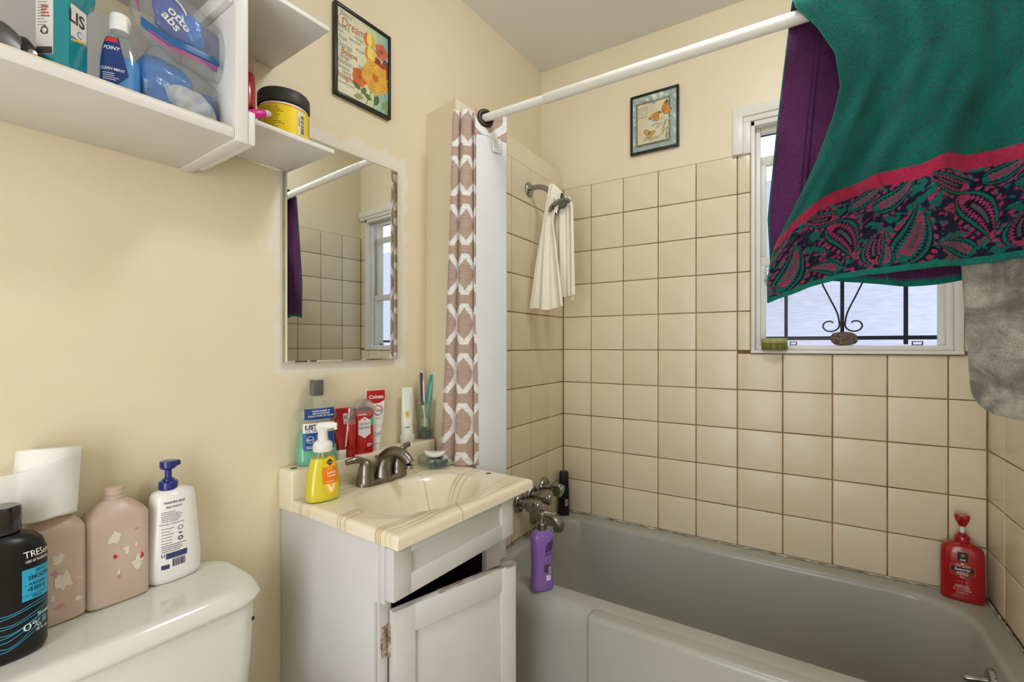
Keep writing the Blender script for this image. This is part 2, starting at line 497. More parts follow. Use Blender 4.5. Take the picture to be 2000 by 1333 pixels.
zs = [ZT - i * TILE for i in range(11)]
xs = [XL + 0.0005] + [X0 + i * TILE for i in range(9)] + [XR - 0.0005]
for r in range(10):
    z1, z0 = zs[r], zs[r + 1]
    if r == 9: z0 = RIM + 0.002
    for i in range(len(xs) - 1):
        a0, a1 = xs[i], xs[i + 1]
        if z1 > WZ0 + 0.02:
            if a0 < WX0 < a1: a1 = WX0 - 0.001
            elif a0 < WX1 < a1: a0 = WX1 + 0.001
            elif WX0 <= a0 and a1 <= WX1: continue
        elif z1 > WZ0: 
            if a1 > WX0 + 0.03 and a0 < WX1 - 0.03: tile(wb, a0, a1, z0, WZ0 - 0.001, D, -PI / 2); continue
        tile(wb, a0, a1, z0, z1, D, -PI / 2)
    ys = [D] + [D - k * TILE for k in range(1, 6)] + [1.2365]
    for k in range(len(ys) - 1): tile(wf, ys[k + 1], ys[k], z0, z1, XL, 0.0)
    ys = [D] + [D - 0.146 - k * TILE for k in range(0, 5)] + [1.16]
    for k in range(len(ys) - 1): tile(wr, ys[k + 1], ys[k], z0, z1, XR, PI)

# ================================================================== window
M_GLASS = clear_mat('window_glass', '#f6fbff', body=0.0, rough=0.01, refl=0.25)
M_SASH = mat('sash_paint', '#e2e0d4', 0.35, var=0.06, vscale=8)
win = bpy.data.objects.new('window_1', None); win['kind'] = 'structure'; COL.objects.link(win)
def casing(name, pts):
    g = G()
    for (x0, x1, z0, z1, y0) in pts: bbox(g, x0, x1, y0, D + 0.006, z0, z1, 0.003)
    return obj(name, g, M_WHITE, win)
casing('head_casing', [(-0.2435, XR, 2.112, 2.153, D - 0.018), (-0.206, XR, 2.091, 2.118, D - 0.011)])
casing('side_casing', [(-0.2435, -0.206, ZT - 0.004, 2.116, D - 0.018), (-0.208, -0.179, ZT - 0.004, 2.092, D - 0.011)])
g = G(); bbox(g, -0.179, -0.165, D - 0.004, 2.16, 1.19, 2.091, 0.002); obj('jamb', g, M_WHITE, win)
g = G(); bbox(g, 0.418, 0.437, D - 0.004, 2.16, 1.19, 2.091, 0.002); obj('jamb', g, M_WHITE, win)
g = G(); bbox(g, -0.179, 0.437, D - 0.004, 2.16, 2.072, 2.091, 0.002); obj('head_jamb', g, M_WHITE, win)
g = G(); bbox(g, -0.179, 0.437, D - 0.006, 2.17, 1.1785, 1.1905, 0.002); obj('sill', g, M_WHITE, win)
g = G(); bbox(g, -0.179, 0.437, D - 0.009, D + 0.004, 1.1785, 1.1855, 0.002); obj('sill_lip', g, M_WHITE, win)
def stop(x0, x1, z0, z1):
    g = G(); bbox(g, x0, x1, 2.082, 2.10, z0, z1, 0.003); obj('window_stop', g, M_WHITE, win)
stop(-0.165, -0.148, 1.19, 2.072); stop(0.401, 0.418, 1.19, 2.072); stop(-0.148, 0.401, 2.052, 2.072)
def sash(name, y0, y1, x0, x1, z0, z1, st, rt, rb):
    g = G(); bbox(g, x0, x0 + st, y0, y1, z0, z1, 0.002); bbox(g, x1 - st, x1, y0, y1, z0, z1, 0.002)
    bbox(g, x0, x1, y0 - 0.001, y1 + 0.001, z1 - rt, z1, 0.002); bbox(g, x0, x1, y0 - 0.001, y1 + 0.001, z0, z0 + rb, 0.002)
    s = obj(name, g, M_SASH, win)
    p = G(); box(p, x0 + st * .6, x1 - st * .6, (y0 + y1) / 2 - 0.0015, (y0 + y1) / 2 + 0.0015, z0 + rb * .6, z1 - rt * .6); obj('pane', p, M_GLASS, s, 0)
    return s
low = sash('lower_sash', 2.102, 2.124, -0.165, 0.418, 1.1905, 1.562, 0.034, 0.036, 0.019)
sash('upper_sash', 2.127, 2.149, -0.165, 0.418, 1.525, 1.972, 0.034, 0.036, 0.036)
M_DARK = mat('dark_iron', '#22242b', 0.5, spec=0.4)
for cx, w in ((-0.037, 0.024), (0.331, 0.030)):
    g = G(); z = 1.2098
    for (a, b, c, d) in ((-w / 2, w / 2, 0, .0028), (-w / 2, w / 2, .0115, .0143), (-w / 2, -w / 2 + .003, 0, .0143), (w / 2 - .003, w / 2, 0, .0143)):
        bbox(g, cx + a, cx + b, 2.106, 2.1128, z + c, z + d, 0.0008)
    obj('sash_latch', g, M_DARK, low)

# ---- iron security grille outside
gr = thing('window_grille', 'dark iron security grille with scrolls outside the window', 'grille', (0, 0, 0))
GY = 2.222
def bar(name, pts, w=0.012, flat=None):
    g = G(); tube(g, pts, w / 2, 8); return obj(name, g, M_DARK, gr, 50)
for x in (-0.0645, 0.1245, 0.316):
    g = G(); bbox(g, x - 0.0062, x + 0.0062, GY - 0.006, GY + 0.006, 1.213 if x > .3 else 1.236, 2.10, 0.001); obj('upright_bar', g, M_DARK, gr)
for z, h in ((1.238, 0.0075), (1.575, 0.006), (2.10, 0.0075)):
    g = G(); bbox(g, -0.26, 0.53, GY - 0.0075, GY + 0.0075, z - h, z + h, 0.001); obj('cross_bar', g, M_DARK, gr)
for x in (-0.235, 0.505):
    for z in (1.238, 2.10):
        g = G(); bbox(g, x - 0.012, x + 0.012, 2.199, GY, z - 0.012, z + 0.012, 0.001); obj('mounting_tab', g, M_DARK, gr)
for sx in (-1, 1):
    for zc, sz in ((1.27, 1), (2.068, -1)):
        cx = 0.1245 + sx * 0.040; cz = zc + sz * 0.014
        pts = [(0.1245 + sx * 0.065, GY - 0.004, cz + sz * 0.17), (0.1245 + sx * 0.042, GY - 0.004, cz + sz * 0.115), (0.1245 + sx * 0.017, GY - 0.004, cz + sz * 0.055), (0.1245 + sx * 0.0095, GY - 0.004, cz + sz * 0.015)]
        for a in np.linspace(PI * 1.05, PI * 2.75, 14):
            r = 0.031 - 0.0028 * (a - PI)
            pts.append((cx + sx * r * math.cos(a), GY - 0.004, cz + sz * 0.004 + sz * r * 0.9 * math.sin(a)))
        bar('scroll', spline(pts, 4), 0.0058)
    pts = [(0.316 + 0.062 * math.cos(a) * sx, GY - 0.004, 1.575 + 0.062 * math.sin(a)) for a in np.linspace(-PI / 2, PI / 2, 18)]
    bar('scroll', pts, 0.006)
# ---- neighbour's stucco wall across the gap
def stucco():
    m, nt, b, out = new_mat('white_stucco')
    v = coords(nt, (5, 1, 40))
    n = noise(nt, v, 3, 4)
    nt.links.new(mixc(nt, mrange(nt, n, 0.35, 0.65), lin('#d9d9ec'), lin('#e9e9f6')), b.inputs['Base Color'])
    b.inputs['Roughness'].default_value = 0.9
    bump(nt, b, n, 0.25, 0.01)
    return m
g = G(); box(g, -3.2, 3.2, 3.05, 3.2, -0.5, 2.16); struct('wall_outside', g, stucco())

# ---- caulk line along the tub
M_CAULK = mat('old_caulk', '#ddd3bd', 0.6, var=0.4, vscale=22, bmp=0.4, bscale=60, col2='#6f5a3a')
def caulk(parent, p0, p1, n=90, r=0.0035, seed=1):
    q = random.Random(seed); pts = []; rad = []
    for i in range(n + 1):
        t = i / n; pts.append(tuple(p0[k] + (p1[k] - p0[k]) * t + q.uniform(-1, 1) * 0.0012 for k in range(3))); rad.append(r * q.uniform(0.55, 1.35))
    g = G(); tube(g, pts, rad, 6); obj('caulk_bead', g, M_CAULK, parent, 60)

# ================================================================== bathtub
M_TUB = mat('grey_enamel', '#aeaea4', 0.22, spec=0.45, var=0.08, vscale=3, bmp=0.03, bscale=12)
M_CHROME = mat('worn_chrome', '#a9a9a6', 0.2, metal=1.0, var=0.25, vscale=18)
M_NICKEL = mat('brushed_nickel', '#8d867b', 0.3, metal=1.0, var=0.2, vscale=30)
def rrect(x0, x1, y0, y1, rr, z, n=10):
    """rounded rectangle ring; rr = radius or 4 radii for corners (x1y1, x0y1, x0y0, x1y0)"""
    if not isinstance(rr, (list, tuple)): rr = [rr] * 4
    out = []
    for (cx, cy, sx, sy, a0), r in zip(((x1, y1, -1, -1, 0), (x0, y1, 1, -1, PI / 2), (x0, y0, 1, 1, PI), (x1, y0, -1, 1, PI * 1.5)), rr):
        for i in range(n + 1):
            a = a0 + PI / 2 * i / n
            out.append((cx + sx * r + r * math.cos(a), cy + sy * r + r * math.sin(a), z))
    return out
tub = thing('bathtub', 'grey enamel bathtub built in along the tiled wall', 'bathtub', (0, 0, 0))
x0, x1, yF, yB = XL + 0.0015, XR - 0.0015, 1.294, D - 0.0015
R = [rrect(x0, x1, yF, yB, 0.004, z) for z in (0.0, 0.18, 0.335)]
for i in range(1, 7):
    a = PI / 2 * i / 6
    R.append(rrect(x0, x1, yF + 0.045 * (1 - math.cos(a)), yB, 0.004, 0.335 + 0.07 * math.sin(a)))
rin = [0.15, 0.10, 0.10, 0.15]
R.append(rrect(-0.968, 0.438, 1.385, 1.992, [r + 0.01 for r in rin], RIM))
for i in range(1, 6):
    a = PI / 2 * i / 5
    R.append(rrect(-0.968 + 0.022 * math.sin(a), 0.438 - 0.02 * math.sin(a), 1.385 + 0.022 * math.sin(a), 1.992 - 0.020 * math.sin(a), rin, RIM - 0.022 * (1 - math.cos(a))))
for z, k in ((0.30, 0.25), (0.20, 0.5), (0.12, 0.75), (0.085, 0.92), (0.07, 1.15), (0.064, 1.7), (0.06, 3.0)):
    R.append(rrect(-0.946 + 0.075 * k, 0.418 - 0.07 * k, 1.407 + 0.055 * k, 1.972 - 0.05 * k, [0.15, 0.11, 0.11, 0.15] if k < 2 else 0.12, z))
g = G(); loft(g, R); obj('basin', g, M_TUB, tub, 50)
g = G(); bbox(g, -0.552, x1, 1.284, 1.345, 0.0, 0.4047, 0.015, 4); obj('apron_panel', g, M_TUB, tub)
g = G(); bbox(g, x0, x1, 1.27, 1.30, 0.0, 0.055, 0.008, 2); obj('kick_strip', g, M_TUB, tub)
caulk(tub, (XL + 0.02, D - 0.0062, RIM + 0.003), (XR - 0.02, D - 0.0062, RIM + 0.003), seed=2)
caulk(tub, (XR - 0.0062, D - 0.01, RIM + 0.003), (XR - 0.0062, 1.34, RIM + 0.003), seed=3)
caulk(tub, (XL + 0.0062, D - 0.01, RIM + 0.003), (XL + 0.0062, 1.34, RIM + 0.003), seed=4)
# overflow plate on the end wall of the tub
ov = thing('overflow_plate', 'round chrome overflow plate with lever inside the tub end', 'drain lever', (0.4135, 1.675, 0.335), PI)
g = G(); lathe(g, [(0.034, 0.0), (0.034, 0.006), (0.03, 0.011), (0.012, 0.013)], 32); g.map(lambda p: (p[2], p[1], p[0])); obj('plate', g, M_CHROME, ov)
g = G(); tube(g, [(0.010, 0.0, 0.004), (0.028, 0, 0.0), (0.05, 0, -0.004), (0.058, 0, -0.004)], [0.008, 0.007, 0.009, 0.006], 12); obj('lever', g, M_CHROME, ov)

# ---- taps
def tap(y, z, label, tilt):
    t = thing('tap_handle', label, 'tap', (XL, y, z), 0.0, 'chrome taps on the tiled end wall')
    def rot(p): return (p[2] * 1.12, p[0] * 1.35, p[1] * 1.35)
    g = G(); lathe(g, [(0.0305, 0.0), (0.0305, 0.005), (0.027, 0.012), (0.018, 0.015)], 28); g.map(rot); obj('flange', g, M_CHROME, t)
    g = G(); lathe(g, [(0.0115, 0.013), (0.0115, 0.05)], 18); g.map(rot); obj('stem', g, M_CHROME, t)
    g = G(); n = 6
    loft(g, [[((r + k * math.cos(3 * a)) * math.cos(a + tilt), (r + k * math.cos(3 * a)) * math.sin(a + tilt), zz) for a in [2 * PI * j / 36 for j in range(36)]] for r, k, zz in ((0.013, 0.0005, 0.036), (0.0175, 0.003, 0.041), (0.0205, 0.0045, 0.058), (0.0205, 0.0045, 0.078), (0.019, 0.004, 0.084), (0.012, 0.002, 0.086))])
    g.map(rot); obj('grip', g, M_CHROME, t)
    g = G(); lathe(g, [(0.0135, 0.085), (0.012, 0.0885), (0.006, 0.0895)], 20); g.map(rot); obj('index_cap', g, M_CHROME, t)
tap(1.630, 0.560, 'chrome tub tap nearest the sink counter', 0.3)
tap(1.732, 0.566, 'middle one of three chrome tub taps', 0.9)
tap(1.843, 0.572, 'chrome tub tap beside the black shampoo bottle', 0.1)
sp = thing('tub_spout', 'chrome tub spout below the three taps', 'spout', (XL, 1.755, 0.468))
sp.scale = (1.08, 1.2, 1.2)
g = G(); loft(g, [[(x, y * w, z * h + dz) for (y, z) in [(math.copysign(abs(math.cos(a)) ** .75, math.cos(a)), math.copysign(abs(math.sin(a)) ** .75, math.sin(a))) for a in [2 * PI * j / 28 for j in range(28)]]] for x, w, h, dz in ((0, .027, .027, 0), (.02, .026, .026, 0), (.07, .023, .022, .001), (.10, .022, .019, -.001), (.118, .021, .018, -.008), (.128, .019, .016, -.018))]); obj('spout_body', g, M_CHROME, sp)
g = G(); lathe(g, [(0.019, 0.012), (0.02, -0.002), (0.018, -0.014), (0.016, -0.016)], 24, (0.112, 0, -0.02)); obj('spout_outlet', g, M_CHROME, sp)

# ---- shower head and arm
sh = thing('wall_shower', 'chrome shower head on a bent arm over the tub', 'shower', (XL, 1.714, 1.876))
g = G(); lathe(g, [(0.031, 0.0), (0.031, 0.004), (0.026, 0.010), (0.012, 0.014)], 28); g.map(lambda p: (p[2], p[0], p[1])); obj('flange', g, M_CHROME, sh)
arm = spline([(0.004, 0, 0), (0.045, 0, 0.004), (0.085, 0, -0.012), (0.112, 0, -0.043), (0.128, 0, -0.062)], 6)
g = G(); tube(g, arm, 0.0107, 14); obj('arm', g, M_CHROME, sh)
g = G(); lathe(g, [(0.013, 0.034), (0.016, 0.026), (0.017, 0.016), (0.024, 0.010), (0.046, -0.004), (0.051, -0.010), (0.051, -0.015), (0.047, -0.0185)], 36, cap1=False)
hm = Matrix.Rotation(math.radians(-28), 3, 'Y')
hd = obj('spray_head', g.map(lambda p: tuple(hm @ Vector(p) + Vector((0.142, 0, -0.085)))), M_CHROME, sh)
g = G(); lathe(g, [(0.047, -0.0183), (0.044, -0.0170), (0.001, -0.0168)], 36, cap0=False)
obj('spray_face', g.map(lambda p: tuple(hm @ Vector(p) + Vector((0.142, 0, -0.085)))), mat('spray_face_grey', '#77756e', 0.5, metal=0.6), sh)
# thin white cloth over the arm
def washcloth():
    nu, nv = 60, 110
    P = np.zeros((nu, nv, 3)); Y0 = 1.714
    for j in range(nv):
        v = j / (nv - 1)
        if v < 0.56:
            t = v / 0.56; z = 1.358 + (1.868 - 1.358) * t
            xl = np.interp(t, [0, .4, .75, 1], [-0.972, -0.946, -0.915, -0.895]); xr = np.interp(t, [0, .3, .7, 1], [-0.815, -0.835, -0.865, -0.835]); y = Y0 - 0.020 - 0.012 * (1 - t); side = 1
        elif v < 0.62:
            t = (v - 0.56) / 0.06; a = PI * t; z = 1.868 + 0.012 * math.sin(a); y = Y0 - 0.020 * math.cos(a)
            xl = -0.895 + 0.005 * t; xr = -0.835 + 0.004 * t; side = 0
        else:
            t = (v - 0.62) / 0.38; z = 1.868 - (1.868 - 1.415) * t
            xl = np.interp(t, [0, 1], [-0.890, -0.90]); xr = np.interp(t, [0, .2, 1], [-0.831, -0.80, -0.798]); y = Y0 + 0.020 + 0.018 * t; side = -1
        for i in range(nu):
            a = i / (nu - 1)
            x = xl + (xr - xl) * a
            hang = 1 - t if side == 1 else (t if side == -1 else 0)
            fold = 0.009 * math.sin(a * 11 + 1.2 * v) + 0.006 * math.sin(a * 23 + 2)
            zz = z
            if side == 0 or (side == 1 and t > .85) or (side == -1 and t < .1): zz += 0.0 + (-0.065 * max(0, a - 0.25) if a > 0.25 else 0)
            if side == 1 and t < 0.05: zz += 0.012 * (a - 0.5) * (1 if a > .5 else -.5) 
            if side == 1 and a < 0.3: y2 = y - 0.012 * (0.3 - a) / 0.3 * hang
            else: y2 = y
            P[i, j] = (x, y2 + fold * (0.55 + 0.45 * hang), zz + 0.004 * math.sin(a * 9) * hang)
    return P
M_MUSLIN = mat('white_muslin', '#efe8d4', 0.9, var=0.05, vscale=30, bmp=0.35, bscale=420, sheen=0.2)
g = G(); thick_sheet(g, washcloth(), 0.0012); cl = obj('wash_cloth', g, M_MUSLIN, None, 80)
tag(cl, 'thin white cloth draped over the shower arm', 'cloth')
g = G()
for k in range(7):
    x = -0.806 - 0.002 * k; tube(g, [(x, 1.752, 1.420), (x + 0.002, 1.751, 1.405 - .002 * (k % 3)), (x - 0.001, 1.752, 1.396)], 0.0007, 5)
obj('fringe', g, M_MUSLIN, cl, 80, kind='stuff')

# ================================================================== curtain rod and curtain
RY, RZ = 1.277, 1.9795
M_ROD = mat('white_rod_enamel', '#e9e6de', 0.3, var=0.04)
rod = thing('shower_rod', 'white shower curtain rod spanning the tub alcove', 'curtain rod', (XL, RY, RZ))
def rot_x(p): return (p[2], p[0], p[1])
g = G(); lathe(g, [(0.0132, 0.012), (0.0132, 0.3185)], 24); g.map(rot_x); obj('inner_tube', g, M_ROD, rod)
g = G(); lathe(g, [(0.0134, 0.312), (0.0158, 0.316), (0.0158, 1.478)], 24); g.map(rot_x); obj('outer_tube', g, M_ROD, rod)
g = G(); lathe(g, [(0.024, 0.0005), (0.024, 0.008), (0.017, 0.024), (0.0135, 0.026)], 24); g.map(rot_x); obj('end_cup', g, M_ROD, rod)
g = G(); lathe(g, [(0.0160, 1.462), (0.019, 1.466), (0.026, 1.480), (0.026, 1.4898)], 24); g.map(rot_x); obj('end_cup', g, M_ROD, rod)

def weave_mat():
    m, nt, b, out = new_mat('curtain_weave')
    a = nt.nodes.new('ShaderNodeAttribute'); a.attribute_name = 'Col'
    n = noise(nt, coords(nt, (14, 14, 260)), 2.0, 3, 0.6)
    hs = nt.nodes.new('ShaderNodeHueSaturation'); nt.links.new(a.outputs['Color'], hs.inputs['Color'])
    nt.links.new(mrange(nt, n, 0.28, 0.6, 0.70, 1.06), hs.inputs['Value'])
    nt.links.new(hs.outputs[0], b.inputs['Base Color'])
    b.inputs['Roughness'].default_value = 0.85; b.inputs['Sheen Weight'].default_value = 0.15
    bump(nt, b, n, 0.25, 0.002)
    return m
M_WEAVE = weave_mat(); M_LINER = mat('white_liner', '#d7d9da', 0.6, var=0.05, vscale=10, bmp=0.1, bscale=15)
cur = thing('shower_curtain', 'taupe shower curtain with white trellis pattern, drawn to the wall', 'curtain', (0, 0, 0))
TAUPE, CWHITE = linA(hx('#b39a8b')), linA(hx('#e8e6e3'))
def trellis(s, z, W=0.088, Pz=0.166):
    a = np.abs(((s / W) % 1.0) - 0.5) * 2
    ph = (z - 1.53) / Pz
    b = 0.5 + 0.5 * np.cos(2 * PI * ph)
    b = b * b * (3 - 2 * b) * .55 + b * .45
    w = (np.abs(a - (0.06 + 0.86 * b)) < 0.23 - 0.05 * np.cos(4 * PI * ph)) & (np.abs((ph % 1.0) - 0.5) < 0.41)
    return np.where(w[..., None], CWHITE, TAUPE)
# plan of the gathered folds, at the top and (spread a little) at the bottom
plan_t = [(-0.988, 1.236), (-1.004, 1.214), (-0.996, 1.196), (-0.984, 1.200), (-0.982, 1.212), (-0.981, 1.222), (-0.977, 1.212), (-0.974, 1.199), (-0.962, 1.194), (-0.951, 1.201), (-0.949, 1.214), (-0.948, 1.232), (-0.945, 1.226), (-0.943, 1.212), (-0.934, 1.210), (-0.931, 1.226), (-0.930, 1.246)]
plan_b = [(-1.000, 1.220), (-1.040, 1.214), (-1.046, 1.197), (-1.028, 1.188), (-1.014, 1.192), (-1.006, 1.205), (-1.002, 1.215), (-0.996, 1.200), (-0.984, 1.186), (-0.965, 1.184), (-0.951, 1.192), (-0.945, 1.207), (-0.943, 1.222), (-0.939, 1.206), (-0.929, 1.199), (-0.925, 1.216), (-0.929, 1.244)]
plan_t, plan_b = [[(x, y + max(0, x + 1.02) * .5) for x, y in pl] for pl in (plan_t, plan_b)]
st, sb = np.array(spline([(*p, 0) for p in plan_t], 9)), np.array(spline([(*p, 0) for p in plan_b], 9))
nz = 330; ZB, ZTOP = 0.8075, 2.000
zz = np.linspace(ZB, ZTOP, nz)
P = np.zeros((len(st), nz, 3))
for j, z in enumerate(zz):
    k = ((z - ZB) / (ZTOP - ZB)) ** 0.8
    q = st * k + sb * (1 - k); P[:, j, :2] = q[:, :2]; P[:, j, 2] = z
sl = np.concatenate([[0], np.cumsum(np.hypot(*np.diff(sb[:, :2] * .6 + st[:, :2] * .4, axis=0).T))])
C = trellis((sl * 1.0)[:, None] + 0.028 + 0 * zz[None, :], zz[None, :] + 0 * sl[:, None])
g = G(); thick_sheet(g, P, 0.0012, C, np.ones_like(C) * linA(hx('#d7d9da'))); obj('folds', g, M_WEAVE, cur, 180)
# last panel turned inside out: patterned heading with the eyelet, white lining below
def pan(L, z, off=0.0):
    w_ = 0.004 * math.sin(L / 0.124 * PI * 1.2) + 0.0025 * math.sin(z * 4 + L * 20) * (2.05 - z)
    nx, ny_ = 0.9165, -0.40
    return (-0.93 + 0.40 * L + nx * (w_ + off), 1.247 + 0.9165 * L + ny_ * (w_ + off), z)
P = np.array([[pan(L, z) for z in np.linspace(0.46, 1.923, 130)] for L in np.linspace(0, 0.124, 40)])
g = G(); thick_sheet(g, P, 0.001); obj('lining', g, M_LINER, cur, 180)
P = np.array([[pan(L, 1.919 + 0.002 * math.sin(L * 60) + (0.081 + 0.06 * L) * t, 0.0012) for t in np.linspace(0, 1, 44)] for L in np.linspace(-0.004, 0.124, 100)])
Lg = np.linspace(-0.004, 0.124, 100)[:, None] + 0 * P[:, :, 2]
C = trellis(Lg - 0.0495, P[:, :, 2] + 0.012, 0.15, 0.19)
g = G(); thick_sheet(g, P, 0.0012, C, C); obj('heading', g, M_WEAVE, cur, 180)
g = G(); ring = []
def ey(r, ang, h): return pan(0.0335 + r * math.cos(ang), 1.9775 + r * math.sin(ang), 0.003 + h)
for i in range(41):
    a_ = 2 * PI * i / 40
    ring.append([ey(0.0245 + 0.0065 * math.cos(b_), a_, 0.0045 * math.sin(b_)) for b_ in [2 * PI * k / 10 for k in range(10)]])
loft(g, ring, False, False); obj('eyelet', g, mat('bronze_eyelet', '#3a2c20', 0.35, metal=0.5), cur, 60)
g = G(); disc(g, 0, 0, 0.024, 0.024, lambda p, q: pan(0.0335 + p, 1.9775 + q, 0.0022)); obj('eyelet_dark_disc', g, mat('eyelet_hole_dark', '#2c221b', 0.9), cur, 0)  # flat dark disc drawn in place of the open eyelet hole
g = G(); P = np.array([[pan(L, 1.871 + 0.05 * t, 0.0015 + 0.004 * (1 - t)) for t in np.linspace(0, 1, 8)] for L in np.linspace(0.060, 0.099, 8)])
thick_sheet(g, P, 0.0004); ct = obj('care_tag', g, mat('tag_satin', '#e9e9e6', 0.5), cur, 180)
g = G(); smudges(g, 0.063, 0.096, 1.876, 1.916, 8, lambda L, z: pan(L, z, 0.0019 + 0.004 * (1 - (z - 1.871) / 0.05)), 0.35)
obj('fine_print', g, mat('tag_ink', '#a3a3a3', 0.6), ct, 0)

# ================================================================== towels on the rod
def paisley(s, v, seed=5):
    """woven paisley border: s along, v up (metres); returns linear colour"""
    rs = np.random.RandomState(seed)
    navy, blk, teal, pink, dpink, grey = [linA(hx(c)) for c in ('#141733', '#0b1120', '#0e6357', '#963456', '#66204a', '#4f4d58')]
    def wob(sc, ph): return np.sin(s * sc * 1.0 + ph + 2 * np.sin(v * sc * .7 + ph * 2)) * np.sin(v * sc * 1.1 + ph * 1.7 + 1.5 * np.sin(s * sc * .6))
    n1 = wob(95, .4) + .6 * wob(190, 2.1) + .4 * wob(330, 4.0)
    n2 = wob(120, 3.3) + .6 * wob(260, 1.1)
    C = np.where((n1 > 0.35)[..., None], teal, np.where((n2 > .55)[..., None], dpink, np.where((n1 < -.7)[..., None], blk, navy)))
    C = np.where(((n2 > .75) & (n1 < .2))[..., None], pink, C)
    period = 0.215
    motif = [(0.050, 0.048, 0.95, 0.115, 0.040, 1), (0.150, 0.088, -0.75, 0.10, 0.034, -1), (0.118, 0.026, 2.5, 0.066, 0.022, 1), (0.195, 0.040, 1.7, 0.072, 0.026, -1), (0.012, 0.135, 0.35, 0.085, 0.024, 1), (0.098, 0.140, 3.0, 0.075, 0.022, -1), (0.180, 0.150, 0.2, 0.07, 0.02, 1), (0.006, 0.022, 1.2, 0.05, 0.017, 1)]
    for k in range(-1, 4):
        for (ms, mv, an, ln, wd, fl) in motif:
            ds = s - (ms + k * period); dv = v - mv
            p = ds * math.cos(an) + dv * math.sin(an); q = (-ds * math.sin(an) + dv * math.cos(an)) * fl
            t = (p + ln * .45) / ln
            tt = np.clip(t, 0.0, 1.0)
            qq = q - 0.75 * ln * np.maximum(0, tt - .3) ** 2
            wdt = wd * 2.0 * (tt ** 0.5) * ((1 - tt) ** 1.0) + 1e-5
            L = np.abs(qq) / wdt
            inside = (t > 0) & (t < 1)
            wig = 0.10 * np.sin(p * 900 + q * 300)
            sc = 1.28 + 0.20 * np.sign(np.sin(p * 520))
            C = np.where((inside & (L < sc) & (L > 1.12))[..., None], pink, C)
            C = np.where((inside & (L < 1.14))[..., None], blk, C)
            C = np.where((inside & (L < .98))[..., None], teal, C)
            C = np.where((inside & (L < .76 + wig * .4))[..., None], navy, C)
            C = np.where((inside & (L < .58 + wig))[..., None], teal if fl > 0 else pink, C)
            C = np.where((inside & (L < .36 + wig) & (t > .15) & (t < .85))[..., None], pink if fl > 0 else blk, C)
            C = np.where((inside & (L < .14) & (t > .25) & (t < .7))[..., None], grey, C)
    st_ = 0.80 + 0.20 * np.sin(s * 2600 + 3 * np.sin(v * 300))
    return C * st_[..., None]
